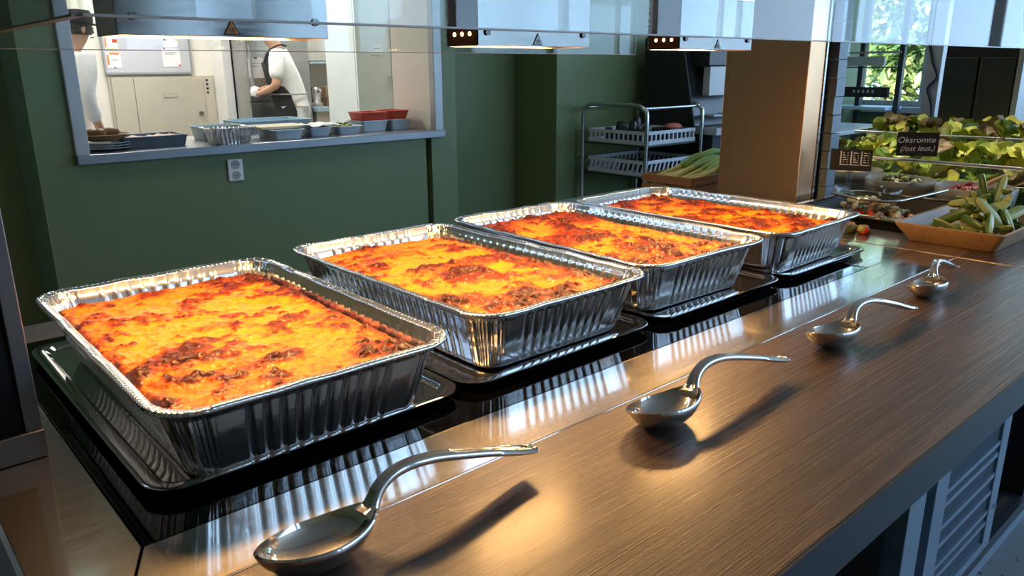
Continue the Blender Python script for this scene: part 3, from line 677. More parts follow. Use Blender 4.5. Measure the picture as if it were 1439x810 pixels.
def wedge():
    mb = MB(); L = .10; n = 9; rg = []
    for i in range(n):
        u = i / (n - 1); x = (u - .5) * L; r = .0125 * math.sqrt(max(.08, 1 - (2 * u - 1) ** 4)); zb = .010 * (1 - (2 * u - 1) ** 2)
        rg.append([(x, r * math.cos(a), -r * math.sin(a) * .9 + zb * .3 + .008) for a in [math.pi * k / 8 for k in range(9)]])
    mb.rings(rg, True, True); return mb
rng = random.Random(3); wf = None
for i in range(48):
    if wf is None:
        wf = thing('cucumber_wedge', '', 'cucumber', group='cucumber wedges in the wooden tray')
        wedge().build('skin', CUD, wf, smooth=True, local=True)
        fm = MB(); n = 9; rg = []
        for k in range(n):
            u = k / (n - 1); x = (u - .5) * .098; r = .0123 * math.sqrt(max(.08, 1 - (2 * u - 1) ** 4)); zb = .010 * (1 - (2 * u - 1) ** 2) * .3 + .008
            rg.append([(x, -r, zb), (x, -r * .5, zb + .004), (x, 0, zb + .006), (x, r * .5, zb + .004), (x, r, zb), (x, 0, zb - .004)])
        fm.rings(rg, True, True); fm.build('flesh', CUC, wf, smooth=True, local=True); c = wf
    else: c = copy_tree(wf)
    c['label'] = 'green cucumber wedge heaped in the tan wooden tray'
    q = i / 48; lay = int(i / 15)
    c.location = (1.97 + rng.uniform(-.11, .12) * (1 - .2 * lay), .577 + rng.uniform(-.05, .055) * (1 - .2 * lay),   .916 + lay * .024 + rng.uniform(0, .008))
    c.rotation_euler = (rng.uniform(.1, 1.3), rng.uniform(-.35, .35) * (1 + lay), rng.uniform(-1.0, 1.9)); s = rng.uniform(.75, 1.1); c.scale = (s, s, s)
# serving utensils in the salad
t = thing('salad_spoon', 'pale wooden spoon standing in the beetroot bowl', 'spoon', (2.42, .73, .93))
MB().tube(smooth_path([(2.43, .745, .935), (2.40, .700, .965), (2.365, .650, .995)], 5), .006, 8).build('handle', mat('birch_wood', (.66, .45, .28), .4, 0, .06, 12), t, smooth=True)
MB().lathe([(.001, -.006), (.018, -.004), (.022, 0), (.015, .003), (.001, .002)], (2.445, .762, .934), 14, sx=1.3).build('spoon_head', MATS['birch_wood'], t, smooth=True)
t = thing('salad_tongs', 'steel salad spoon lying across the mushroom salad', 'spoon', (2.03, .85, .94))
MB().tube(smooth_path([(1.98, .94, .958), (1.985, .86, .950), (2.02, .80, .947), (2.10, .765, .955), (2.2, .735, .965)], 6), [.004] * 25, 8).build('handle', CHROME, t, smooth=True)
# lettuce troughs
LM = [mat('lettuce_pale', (.55, .58, .10), .45, 0, .2, 25), mat('lettuce_green', (.33, .44, .06), .45, 0, .25, 25), mat('lettuce_deep', (.13, .22, .03), .45, 0, .25, 25), mat('lettuce_bronze', (.24, .17, .08), .5, 0, .25, 25), mat('lettuce_yellow', (.52, .46, .08), .45, 0, .15, 25)]
def leaf_mesh(m, seed):
    rg = random.Random(seed); nx, ny = 7, 6; vs = []; fs = []; ph = rg.uniform(0, 6); c1_, c2_ = rg.uniform(.2, .7), rg.uniform(-.4, .5)
    for j in range(ny):
        v = j / (ny - 1); wd = .5 * math.sin(math.pi * (.12 + .8 * v)) ** .7
        for i in range(nx):
            u = i / (nx - 1) * 2 - 1
            vs.append((u * wd, v - .5, c1_ * u * u * wd + c2_ * (v - .4) ** 2 + .10 * math.sin(ph + v * 9 + u * 3) * abs(u) + rg.uniform(-.03, .03)))
    for j in range(ny - 1):
        for i in range(nx - 1): a = j * nx + i; fs.append((a, a + 1, a + nx + 1, a + nx))
    mb = MB(); mb.add(vs, fs); o = mb.build('leaf', m, smooth=True, seg_angle=120); me = o.data; bpy.data.objects.remove(o); return me
LEAVES = [leaf_mesh(LM[i % 5], 40 + i) for i in range(15)]
def lettuce(name, lab, x0, x1, y0, y1, z0, z1, n, seed, pick, steep=False):
    rg = random.Random(seed); t = thing(name, lab, 'lettuce', ((x0 + x1) / 2, (y0 + y1) / 2, z0)); L = t.location
    core = MB(); core.box(x0 + .02, x1 - .02, y0 + .02, y1 - .02, z0, z0 + (z1 - z0) * .55); core.build('core', LM[2], t, bevel=.02)
    for i in range(n):
        o = bpy.data.objects.new('leaf', LEAVES[rg.choice(pick)]); COL.objects.link(o); o.parent = t
        x = rg.uniform(x0, x1); y = rg.uniform(y0, y1); edge = min(x - x0, .12) / .12
        z = z0 + (z1 - z0) * (rg.uniform(.25, 1.0) if edge < .5 else rg.uniform(.7, 1.0)) * (.6 + .4 * edge)
        o.location = (x - L.x, y - L.y, z - L.z); s = rg.uniform(.038, .068); o.scale = (s, s * rg.uniform(.9, 1.4), s)
        o.rotation_euler = (rg.uniform(-.9, .9), rg.uniform(-.9, .9) - .5, rg.uniform(0, 6.28))
    return t
lettuce('lettuce_heap', 'pale green lettuce heap behind the grey bowls', 2.66, 3.02, .42, 1.32, .82, 1.02, 280, 1, [0, 1, 4, 5, 6, 9, 10, 11, 14, 2, 3, 8])
lettuce('mixed_leaf_heap', 'darker mixed leaf heap in the rear trough by the dark column', 3.06, 3.42, .42, 1.36, .85, 1.07, 280, 2, [0, 5, 4, 10, 1, 6, 2, 7, 3, 13])
for nm, lab, x0, x1, zr in (('salad_trough', 'clear walled trough with steel rim holding pale lettuce', 2.635, 3.035, .985), ('salad_trough', 'rear steel rimmed trough holding mixed leaves', 3.045, 3.44, 1.035)):
    t = thing(nm, lab, 'trough', ((x0 + x1) / 2, .9, .801))
    box('glass_wall', GLASS, x0, x0 + .004, .40, 1.38, .802, zr, t); box('glass_wall', GLASS, x1 - .004, x1, .40, 1.38, .802, zr, t)
    box('glass_wall', GLASS, x0 + .004, x1 - .004, 1.376, 1.38, .802, zr, t)
    MB().tube([(x0, .40, zr), (x0, 1.38, zr), (x1, 1.38, zr), (x1, .40, zr)], .006, 8).build('steel_rim', CHROME, t, smooth=True)
    MB().tube([(x0 - .001, .40, zr - .055), (x0 - .001, 1.38, zr - .055)], .0022, 6).build('lower_rail', CHROME, t, smooth=True)
# signs
CHALK = mat('chalk_white', (.85, .85, .83), .8, 0, .05, 50)
def sign(lab, cx, cy, z, wd, ht, yaw, tilt, stand):
    t = thing('price_sign', lab, 'sign', (cx, cy, z), (0, 0, yaw), group='black signs on the salad bar')
    M = Matrix.Rotation(tilt, 4, 'X')
    MB().box(-wd / 2, wd / 2, -.0015, .0015, -ht / 2, ht / 2, M).build('board', MATTBLACK, t, local=True)
    MB().tube([(0, .004, -ht / 2 - stand), (0, .004, -ht / 2 + .012)], .006, 10).build('stem', glass_mat('acrylic', (.86, .88, .92), 1.4), t, local=True, smooth=True)
    MB().box(-.012, .012, -.006, .010, -ht / 2 - .004, -ht / 2 + .006).build('clip', glass_mat('acrylic'), t, local=True)
    MB().lathe([(.018, 0), (.018, .004), (.006, .012)], (0, .004, -ht / 2 - stand), 16).build('foot', glass_mat('acrylic'), t, local=True, smooth=True)
    return t
FACE = math.atan2(1, -1) + math.pi   # facing back toward the camera: normal along (-x,-y)
yw_ = -math.radians(60)
s1 = sign('black chalk sign with white handwriting above the olive bowl', 2.36, .885, 1.063, .108, .067, yw_, -.05, .085)
RX = Matrix.Rotation(math.pi / 2, 4, 'X')
text_part('Oksromte', .0235, CHALK, s1, Matrix.Translation((-.004, -.0025, .012)) @ RX @ Matrix.Rotation(.03, 4, 'Z'), shear=.15)
text_part('(/ost leus.)', .021, CHALK, s1, Matrix.Translation((0, -.0025, -.012)) @ RX @ Matrix.Rotation(.05, 4, 'Z'), shear=.35)
s2 = sign('black sign with three white bar symbols beside the ribbed post', 2.10, .954, 1.034, .105, .058, yw_ - .1, -.12, .065)
pb = MB()
for k in range(3):
    bx_ = -.028 + k * .026
    pb.box(bx_, bx_ + .0035, -.0032, -.0022, -.012, .024); pb.box(bx_, bx_ + .023, -.0032, -.0022, -.015, -.012)
    for q in range(5):
        pb.box(bx_ + .007, bx_ + .010 + .0022 * ((q * 7 + k * 3) % 4), -.0032, -.0022, -.007 + q * .0062, -.0045 + q * .0062)
        pb.box(bx_ + .0175, bx_ + .0205, -.0032, -.0022, -.007 + q * .0062, -.0052 + q * .0062)
pb.build('printed_bars', CHALK, s2, local=True)
# leeks behind the last pan
lk = thing('leek_crate', 'brown wooden crate of leeks behind the farthest foil pan', 'crate', (2.2, 1.44, .9))
WDK = mat('crate_wood', (.20, .12, .07), .6, 0, .2, 8, .1, 40, (2, 20, 20))
for z in (.905, .935): box('slat', WDK, 1.94, 2.42, 1.352, 1.36, z, z + .024, lk); box('slat', WDK, 1.94, 2.42, 1.53, 1.538, z, z + .024, lk); box('slat', WDK, 1.932, 1.94, 1.352, 1.538, z, z + .024, lk); box('slat', WDK, 2.42, 2.428, 1.352, 1.538, z, z + .024, lk)
box('crate_floor', WDK, 1.94, 2.42, 1.36, 1.53, .9008, .906, lk)
LKM = [mat('leek_pale', (.42, .45, .14), .4, 0, .2, 10, 0, 40, (2, 30, 30)), mat('leek_green', (.12, .26, .04), .4, 0, .25, 10, 0, 40, (2, 30, 30))]
rg = random.Random(5)
for i in range(18):
    y = 1.372 + (i % 9) * .0178; z = .922 + .022 * (i // 9); x = 1.955 + rg.uniform(0, .03)
    t = thing('leek', 'green leek stalk lying in the brown crate', 'leek', (x, y, z), group='leeks in the crate behind the pans')
    pts = [(x, y, z), (x + .12, y + rg.uniform(-.01, .01), z + .012 + rg.uniform(0, .02)), (x + .26, y + rg.uniform(-.015, .015), z + .035 + rg.uniform(0, .03)), (x + .38, y + rg.uniform(-.02, .02), z + .02)]
    MB().tube(smooth_path(pts[:3], 4), .0085, 8).build('stalk', LKM[0], t, smooth=True)
    MB().tube(smooth_path(pts[1:], 4), [.0095, .0105, .012, .0125, .012, .011, .009, .006, .002], 8).build('leaf_top', LKM[1], t, smooth=True)

# ------------------------------------------------------------------ trolley with dish racks
tx, ty = 4.30, 3.40; TXW, TYW = .65, .60
tr = thing('trolley', 'steel tube trolley with two tiers by the green wall', 'trolley', (tx + .3, ty + .3, 0))
TUBE = mat('dull_chrome', (.50, .53, .55), .22, 1, .05, 20)
def arch(x, y0, y1, zt):
    r = .09; return smooth_path([(x, y0, .12), (x, y0, .5), (x, y0, zt - r), (x, y0 + r * .3, zt - r * .28), (x, y0 + r, zt), (x, (y0 + y1) / 2, zt), (x, y1 - r, zt), (x, y1 - r * .3, zt - r * .28), (x, y1, zt - r), (x, y1, .5), (x, y1, .12)], 5)
MB().tube(arch(tx, ty, ty + TYW, 1.02), .015, 10).build('end_frame', TUBE, tr, smooth=True)
MB().tube(arch(tx + TXW, ty, ty + TYW, 1.02), .015, 10).build('end_frame', TUBE, tr, smooth=True)
for yy in (ty + .05, ty + TYW - .05): MB().tube([(tx, yy, 1.0), (tx + TXW, yy, 1.0)], .012, 8).build('top_rail', TUBE, tr, smooth=True)
for z in (.27, .515, .735): box('shelf', DARKSTEEL, tx + .016, tx + TXW - .016, ty + .016, ty + TYW - .016, z, z + .012, tr)
for x in (tx, tx + TXW):
    for y in (ty, ty + TYW):
        w_ = MB().tube([(x - .015, y, .065), (x + .015, y, .065)], .064, 18).build('wheel', MATTBLACK, tr, smooth=True)
        MB().box(x - .02, x + .02, y - .012, y + .012, .10, .135).build('fork', TUBE, w_)
RACK = mat('grey_rack_plastic', (.50, .56, .62), .45, 0, .05, 20)
def rack(z, h, lean, lab):
    x0, x1, y0, y1 = tx + .03, tx + TXW - .03, ty + .03, ty + TYW - .03
    t = thing('dish_rack', lab, 'dish rack', ((x0 + x1) / 2, (y0 + y1) / 2, z), group='dish racks on the trolley')
    box('rack_floor', RACK, x0, x1, y0, y1, z, z + .012, t)
    for (a, b, c, d) in ((x0, x1, y0, y0 + .008), (x0, x1, y1 - .008, y1), (x0, x0 + .008, y0 + .008, y1 - .008), (x1 - .008, x1, y0 + .008, y1 - .008)):
        box('rail', RACK, a, b, c, d, z + .012, z + .028, t); box('rail', RACK, a, b, c, d, z + h - .024, z + h, t)
        mb = MB(); along_x = (b - a) > (d - c); Lh = (b - a) if along_x else (d - c); n = 11
        for k in range(n + 1):
            u = k / n; s_ = lean
            if along_x:
                px_ = a + .02 + (Lh - .04) * u; mb.prism([(px_ - .007, z + .028), (px_ + .007, z + .028), (px_ + .007 + s_, z + h - .024), (px_ - .007 + s_, z + h - .024)], 'y', c, d)
            else:
                py_ = c + .02 + (Lh - .04) * u; mb.prism([(py_ - .007, z + .028), (py_ + .007, z + .028), (py_ + .007 - s_, z + h - .024), (py_ - .007 - s_, z + h - .024)], 'x', a, b)
        mb.build('bars', RACK, t)['kind'] = 'stuff'
    return t
rack(.7475, .095, 0, 'grey upright slotted dish rack on the upper trolley tier'); rack(.5275, .110, .018, 'grey slanted slot dish rack on the lower trolley tier')
rg = random.Random(9)
for i, (dx, dy, h) in enumerate(((.07, .10, .10), (.15, .13, .12), (.10, .22, .15), (.18, .25, .17), (.09, .33, .14), (.17, .36, .10), (.10, .45, .09), (.27, .12, .08))):
    x, y = tx + dx + .02, ty + dy; t = thing('black_jug', 'small black jug standing in the upper dish rack', 'jug', (x, y, .7600), group='black jugs in the upper dish rack')
    MB().lathe([(.030, 0), (.034, .01), (.033, h * .8), (.026, h * .92), (.028, h), (.024, h), (.022, h * .9), (.028, h * .7), (.026, .01)], (x, y, .7600), 18).build('body', BLACK, t, smooth=True)
    MB().tube(smooth_path([(x, y - .033, .76 + h * .75), (x, y - .055, .76 + h * .6), (x, y - .052, .76 + h * .35), (x, y - .034, .76 + h * .25)], 4), .004, 6).build('handle', BLACK, t, smooth=True)
for i in range(7):
    x, y = tx + .1 + (i % 4) * .12, ty + .1 + (i // 4) * .2; t = thing('glass_tumbler', 'small dark tumbler in the lower dish rack', 'glass', (x, y, .5400), group='tumblers in the lower dish rack')
    MB().lathe([(.03, 0), (.034, .08), (.032, .08), (.028, .005)], (x, y, .54), 16).build('body', BLACK, t, smooth=True)
t = tag(MB().lathe([(.001, 0), (.06, 0), (.07, .012), (.055, .03), (.03, .038), (.001, .036)], (tx + .42, ty + .09, .760 + .085), 12, sx=1.2, sy=.8).build('folded_cloth', mat('red_cloth', (.45, .12, .09), .8, 0, .2, 30), smooth=True), 'crumpled red cloth on the black box in the upper dish rack', 'cloth')
box_ = tag(box('black_box', MATTBLACK, tx + .33, tx + .56, ty + .05, ty + .25, .760, .845, None, .004), 'flat black box under the red cloth in the rack', 'box')
# dark coffee machine on a counter in the corner
cm = thing('coffee_machine', 'tall black coffee machine with grey screen behind the trolley', 'coffee machine', (5.35, 3.7, .84))
MB().prism([(3.45, .8415), (3.95, .8415), (3.95, 1.5), (3.60, 1.5)], 'x', 4.93, 5.9).build('body', BLACK, cm, bevel=.01)
box('front_screen', GREYPL, 5.02, 5.45, 3.40, 3.46, 1.07, 1.28, cm, .004)
box('drip_tray', FRAME, 5.0, 5.5, 3.33, 3.45, .92, .935, cm, .003)
box('top_box', BLACK, 5.0, 5.5, 3.40, 3.6, 1.285, 1.42, cm, .006)
cb = thing('grey_counter', 'grey counter under the coffee machine', 'cabinet', (5.4, 3.7, 0))
box('top', GREYPL, 4.97, 6.05, 3.28, 4.02, .79, .84, cb); box('body', MATTBLACK, 5.0, 6.03, 3.33, 4.02, 0, .79, cb)
sk = tag(MB().lathe([(.05, 0), (.055, .008), (.03, .012), (.001, .012)], (5.2, 3.36, .9355), 20).build('white_saucer', WHITEPL, smooth=True), 'white saucer on the drip tray of the coffee machine', 'saucer')

# ------------------------------------------------------------------ wall socket
t = thing('wall_socket', 'white double wall socket under the pass-through sill', 'socket', (1.65, YW - .004, .765))
box('plate', WHITEPL, 1.610, 1.692, YW - .012, YW - .0005, .706, .822, t, .004)
for z in (.736, .792):
    r_ = MB().tube([(1.651, YW - .0160, z), (1.651, YW - .0125, z)], .023, 20).build('outlet', mat('grey_plastic', (.32, .33, .34), .4), t, smooth=True)
    for dx in (-.008, .008): MB().tube([(1.651 + dx, YW - .0166, z), (1.651 + dx, YW - .0161, z)], .003, 8).build('hole', MATTBLACK, r_)

# ------------------------------------------------------------------ things on the pass-through sill
S = .9008
def foil_small(x0, x1, y0, y1, h, name, lab):
    cx, cy = (x0 + x1) / 2, (y0 + y1) / 2; hx, hy = (x1 - x0) / 2, (y1 - y0) / 2; rings = []
    for ins, z in ((0, h - .004), (0, h), (.006, h), (.012, h - .006), (.022, h * .5), (.032, .003), (.036, 0)):
        q = rrect(hx - ins, hy - ins, .03, S + z, 14, cx, cy); n = len(q); f = .0 if z > h - .01 or z < .002 else 1
        pts = []
        # resample so that straight sides get flutes
        P = [Vector(p) for p in q] + [Vector(q[0])]
        D = [0]
        for a, b in zip(P, P[1:]): D.append(D[-1] + (b - a).length)
        N = 240
        for k in range(N):
            d = D[-1] * k / N; i = max(j for j in range(len(D)) if D[j] <= d + 1e-9); i = min(i, len(P) - 2)
            p = P[i].lerp(P[i + 1], (d - D[i]) / max(1e-9, D[i + 1] - D[i])); nn = Vector((p.x - cx, p.y - cy, 0)).normalized()
            p = p - nn * (.0045 * f * (1 if k % 8 < 4 else 0)); pts.append(tuple(p))
        rings.append(pts)
    t = thing(name, lab, 'foil pan', (cx, cy, S)); MB().rings(rings, False, True).build('pan_shell', FOIL, t, smooth=True, seg_angle=40); return t
foil_small(1.545, 1.80, 4.06, 4.26, .085, 'small_foil_pan', 'empty small fluted foil pan on the pass-through sill')
def open_box(name, lab, cat, m, x0, x1, y0, y1, z, h, th=.004, flare=.012, lip=.008, rot=0, fill=None, filllab=None, fillname=None, fh=.6):
    cx, cy = (x0 + x1) / 2, (y0 + y1) / 2; hx, hy = (x1 - x0) / 2, (y1 - y0) / 2
    t = thing(name, lab, cat, (cx, cy, z), (0, 0, rot))
    rr = lambda d, zz: rrect(hx - d, hy - d, .018, zz, 4)
    MB().rings([rr(flare + lip, 0), rr(lip, h - .003), rr(0, h - .003), rr(0, h), rr(lip + th, h), rr(flare + lip + th, th)], True, True).build('body', m, t, smooth=True, local=True, seg_angle=40)
    if fill:
        f = MB(); rng_ = random.Random(len(lab)); nx, ny = 12, 9; vs = []; fs = []
        ax, ay = hx - lip - th - flare * .7, hy - lip - th - flare * .7
        for j in range(ny):
            for i in range(nx):
                e = (i in (0, nx - 1)) or (j in (0, ny - 1)); vs.append((cx - ax + 2 * ax * i / (nx - 1), cy - ay + 2 * ay * j / (ny - 1), z + (.006 if e else h * fh + rng_.uniform(-.008, .01))))
        for j in range(ny - 1):
            for i in range(nx - 1): a = j * nx + i; fs.append((a, a + 1, a + nx + 1, a + nx))
        f.add(vs, fs); tag(f.build(fillname, fill, smooth=True, seg_angle=80), filllab, 'food')
    return t
ROAST = mat('roast_crust', (.42, .25, .12), .5, 0, .3, 60, .4, 60); DKPAN = mat('dark_pan', (.16, .20, .24), .3, .6, .1, 20); BREAD = mat('bread_crust', (.24, .13, .05), .55, 0, .3, 20, .3, 40)
open_box('roasting_pan', 'dark roasting pan with brown bake on the pass-through sill', 'pan', DKPAN, 1.13, 1.47, 4.16, 4.40, S, .058, fill=ROAST, fillname='roast_bake', filllab='brown crumbly bake in the dark roasting pan', fh=.85)
p = thing('steel_plate', 'stack of pale plates under the bread board', 'plates', (1.06, 4.25, S))
for k in range(3): MB().lathe([(.05, 0), (.10, .006), (.13, .012), (.131, .015), (.10, .010), (.001, .006)], (1.07, 4.25, S + k * .0125), 30).build('plate', mat('pale_blue_plate', (.45, .55, .60), .3), p, smooth=True)
p = thing('wooden_bowl', 'shallow brown wooden bowl of bread on the plates', 'bowl', (1.07, 4.25, S + .042))
MB().lathe([(.05, 0), (.10, .012), (.125, .034), (.122, .036), (.095, .016), (.001, .008)], (1.07, 4.25, S + .042), 30).build('bowl_shell', mat('bowl_wood', (.30, .17, .07), .45, 0, .15, 12), p, smooth=True)
for k, (dx, dy, a) in enumerate(((-.04, .02, .4), (.03, -.02, 1.2), (.05, .05, 2.0), (-.02, -.05, .1))):
    b = MB().lathe([(.001, -.5), (.3, -.42), (.45, 0), (.3, .42), (.001, .5)], (0, 0, 0), 14).build('bread_roll', BREAD, smooth=True)
    b.location = (1.07 + dx, 4.25 + dy, S + .080 + .006 * (k % 2)); b.rotation_euler = (math.pi / 2, 0, a); b.scale = (.05, .05, .10); tag(b, 'dark bread roll piled in the wooden bowl', 'bread', 'bread rolls in the wooden bowl')
open_box('pale_lid', 'low pale blue tub behind the small foil pan', 'tub', PALEBLUE, 1.60, 1.86, 4.34, 4.56, S, .075)  # pale lid, modelled as a low open tub
open_box('blue_tray', 'large pale blue tray right behind the small foil pan', 'tray', PALEBLUE, 1.95, 2.42, 4.62, 4.96, .86, .115)
kt = thing('kitchen_table', 'steel kitchen work table behind the pass-through', 'table', (2.2, 5.0, 0))
box('top', STEEL_D, 1.0, 3.4, 4.61, 5.25, .83, .8595, kt); 
for x in (1.05, 3.3):
    for y in (4.66, 5.18): box('leg', STEEL_D, x, x + .04, y, y + .04, 0, .83, kt)
BOARD = mat('cutting_board', (.62, .54, .36), .6, 0, .06, 12)
tag(box('cutting_board', BOARD, 1.86, 2.16, 4.16, 4.40, S + .055, S + .070, None, .003), 'yellow cutting board over the steel container', 'board')
def gn(x0, x1, y0, y1, h, lab): return open_box('steel_container', lab, 'container', mat('pale_steel', (.55, .63, .68), .4, .3, .05, 20), x0, x1, y0, y1, S, h, fill=None)
gn(1.90, 2.10, 4.10, 4.36, .054, 'steel container under the yellow cutting board')
gn(2.15, 2.31, 4.16, 4.36, .05, 'steel container with a crumpled white paper on it'); gn(2.34, 2.52, 4.17, 4.37, .048, 'steel container of green herbs on the sill')
heap('herb_pile', 'green chopped herbs in the steel container', 'herbs', 2.43, 4.27, S + .035, .06, .07, .022, [OLIVEL, LM[1], LM[0], OLIVE], 45, .022, 12)
pp = MB(); rg = random.Random(2)
n = 9
for j in range(n):
    for i in range(n): pp.v.append((2.10 + .25 * i / (n - 1), 4.13 + .24 * j / (n - 1), S + .0555 + rg.uniform(0, .016)))
for j in range(n - 1):
    for i in range(n - 1): a = j * n + i; pp.f.append((a, a + 1, a + n + 1, a + n))
pp = pp.build('crumpled_paper', PAPER, smooth=True, seg_angle=30); tag(pp, 'crumpled white paper across the steel containers', 'paper')
pp.modifiers.new('thickness', 'SOLIDIFY').thickness = .0006
gn(2.55, 2.76, 4.24, 4.46, .065, 'steel container below the left red tub'); gn(2.765, 2.935, 4.24, 4.46, .065, 'steel container below the right red tub')
open_box('red_tub', 'red plastic tub on the steel container, left of two', 'tub', RED, 2.56, 2.755, 4.25, 4.45, S + .066, .05); open_box('red_tub', 'red plastic tub on the steel container, beside the reveal', 'tub', RED, 2.775, 2.93, 4.25, 4.45, S + .066, .055)
cl = MB(); rg = random.Random(8)
cl.lathe([(.001, 0), (.10, 0), (.11, .02), (.08, .05), (.04, .065), (.001, .06)], (2.25, 5.1, .8600), 16, sx=1.3); cl.v = [(x + rg.uniform(-.012, .012), y + rg.uniform(-.012, .012), z + (rg.uniform(0, .02) if z > .865 else 0)) for x, y, z in cl.v]
tag(cl.build('checked_cloth', mat('blue_white_cloth', (.34, .34, .48), .8, 0, .5, 45), smooth=True), 'crumpled blue and white cloth on the kitchen table', 'cloth')
t = thing('grill_tray', 'flat grey metal tray on the table below the chef in the apron', 'tray', (2.9, 5.0, .86)); 
MB().box(2.5, 3.2, 4.82, 5.15, .8602, .885).build('tray_body', STEEL_D, t, bevel=.004)
for k in range(6): box('rod', DARKSTEEL, 2.55 + k * .11, 2.57 + k * .11, 4.84, 5.13, .886, .894, t)

# ------------------------------------------------------------------ kitchen fittings
wbd = thing('whiteboard', 'grey white noticeboard with papers on the kitchen wall', 'noticeboard', (2.5, 7.98, 1.25))
box('board', mat('board_face', (.58, .58, .63), .3, 0, .03, 8), 2.13, 2.90, 7.975, 7.998, 1.26, 1.68, wbd); box('tray_rail', FRAME, 2.12, 2.91, 7.955, 7.998, 1.242, 1.258, wbd)
box('side_rail', FRAME, 2.116, 2.129, 7.965, 7.998, 1.26, 1.68, wbd); box('side_rail', FRAME, 2.901, 2.914, 7.965, 7.998, 1.26, 1.68, wbd)
def note(name, lab, x0, x1, y, z0, z1, deco, rot=0):
    t = thing(name, lab, 'notice', ((x0 + x1) / 2, y, (z0 + z1) / 2), (0, rot, 0)); hx, hz = (x1 - x0) / 2, (z1 - z0) / 2
    MB().box(-hx, hx, -.002, 0, -hz, hz).build('sheet', PAPER, t, local=True)
    for nm, m, a, b, c, d in deco: MB().box(a * hx, b * hx, -.0032, -.0022, c * hz, d * hz).build(nm, m, t, local=True)
    return t
OR = mat('orange_print', (.85, .24, .04), .5, 0, .05, 20); INK = mat('ink_grey', (.35, .35, .38), .6, 0, .1, 20); YEL = mat('yellow_print', (.75, .62, .06), .5, 0, .05, 20)
note('orange_notice', 'paper with orange header at the lower left of the noticeboard', 2.145, 2.265, 7.974, 1.30, 1.44, (('print', OR, -.6, .85, .72, .95), ('print', OR, -.95, -.7, -.6, .7), ('print', INK, -.4, .6, 0, .1), ('magnet', MATTBLACK, -.1, .15, -1, -.85)))
note('red_notice', 'paper with red block at the upper left of the noticeboard', 2.145, 2.255, 7.974, 1.46, 1.58, (('print', RED, .2, .95, .1, .6), ('print', YEL, -.9, .9, -.95, -.8), ('print', OR, -.95, -.75, -.6, .9)))
note('plain_notice', 'plain white handwritten paper on the right of the noticeboard', 2.64, 2.81, 7.974, 1.31, 1.48, (('print', INK, -.7, .6, .55, .62), ('print', INK, -.7, .4, .35, .42), ('magnet', RED, .75, .95, -.95, -.75), ('magnet', MATTBLACK, -.8, -.6, .9, 1.05)))
note('small_notice', 'narrow white slip above the plain paper on the noticeboard', 2.66, 2.80, 7.974, 1.49, 1.56, (('magnet', MATTBLACK, -.85, -.6, .7, 1.2), ('magnet', YEL, .7, .95, .7, 1.2)))
hd = thing('wall_hatch', 'beige metal hatch door under the noticeboard', 'hatch', (2.6, 7.97, .9))
BEIGE = mat('beige_metal', (.56, .52, .42), .4, .1, .03, 6)
box('frame', BEIGE, 2.13, 3.11, 7.97, 7.999, .5, 1.222, hd); box('leaf', BEIGE, 2.15, 2.34, 7.95, 7.969, .5, 1.205, hd, .002); box('leaf', BEIGE, 2.345, 2.99, 7.95, 7.969, .5, 1.205, hd, .002)
box('label_plate', INK, 2.60, 2.73, 7.946, 7.9495, 1.02, 1.06, hd); box('plate_face', BEIGE, 2.606, 2.724, 7.944, 7.9458, 1.026, 1.054, hd)
MB().tube([(2.94, 7.93, .86), (2.94, 7.949, .86)], .022, 14).build('latch', STEEL_D, hd, smooth=True)
for z in (1.05, 1.09, 1.13, 1.17): box('vent_slot', MATTBLACK, 3.03, 3.05, 7.966, 7.9695, z, z + .02, hd)
tag(box('white_pillar', WHITE, 3.115, 3.20, 7.7, 7.999, 0, 2.95), 'narrow white pillar between hatch and steel fridge', 'pillar')
fg = thing('steel_fridge', 'tall steel fridge behind the chef in the black apron', 'fridge', (3.5, 7.7, 0))
box('body', STEEL_D, 3.21, 3.86, 7.4, 7.99, .0, 1.95, fg, .004); box('door', mat('fridge_steel', (.42, .45, .46), .35, .9, .05, 8), 3.212, 3.858, 7.365, 7.399, .98, 1.94, fg, .003); box('door', MATS['fridge_steel'], 3.212, 3.858, 7.365, 7.399, .08, .97, fg, .003)
box('handle', FRAME, 3.23, 3.25, 7.33, 7.364, 1.1, 1.5, fg)
note('fridge_notice', 'white paper clipped on the steel fridge door', 3.22, 3.37, 7.3635, 1.20, 1.39, (('clip', MATTBLACK, -.2, .25, .88, 1.0), ('print', INK, -.6, .5, .4, .45), ('print', INK, -.6, .3, .1, .15)))
kc = thing('kitchen_bench', 'long cream kitchen bench along the back wall', 'cabinet', (4.4, 7.7, 0))
box('body', BEIGE, 3.9, 5.4, 7.35, 7.99, 0, .86, kc); box('top', PALEBLUE, 3.88, 5.42, 7.3, 7.99, .86, .90, kc); box('drawer', CREAM, 4.1, 4.6, 7.33, 7.349, .55, .80, kc)
uc = thing('wall_cupboard', 'pale grey wall cupboard above the kitchen bench', 'cabinet', (4.4, 7.8, 1.35))
box('body', GREYPL, 3.95, 5.4, 7.66, 7.99, 1.36, 1.95, uc); box('door', mat('cupboard_door', (.50, .50, .46), .4), 3.955, 4.5, 7.64, 7.659, 1.365, 1.945, uc, .002); box('door', MATS['cupboard_door'], 4.51, 5.0, 7.64, 7.659, 1.365, 1.945, uc, .002); box('light_rail', PALEBLUE, 4.0, 4.6, 7.62, 7.66, 1.335, 1.355, uc)
WB2 = mat('brown_carton', (.26, .14, .08), .6, 0, .1, 20)
tag(box('brown_carton', WB2, 4.08, 4.45, 7.45, 7.7, .9005, 1.0, None, .003), 'brown carton on the blue bench top', 'box'); tag(box('kraft_carton', mat('kraft_card', (.38, .28, .16), .6), 4.10, 4.50, 7.5, 7.72, 1.0008, 1.10, None, .003), 'tan carton stacked on the brown carton', 'box')
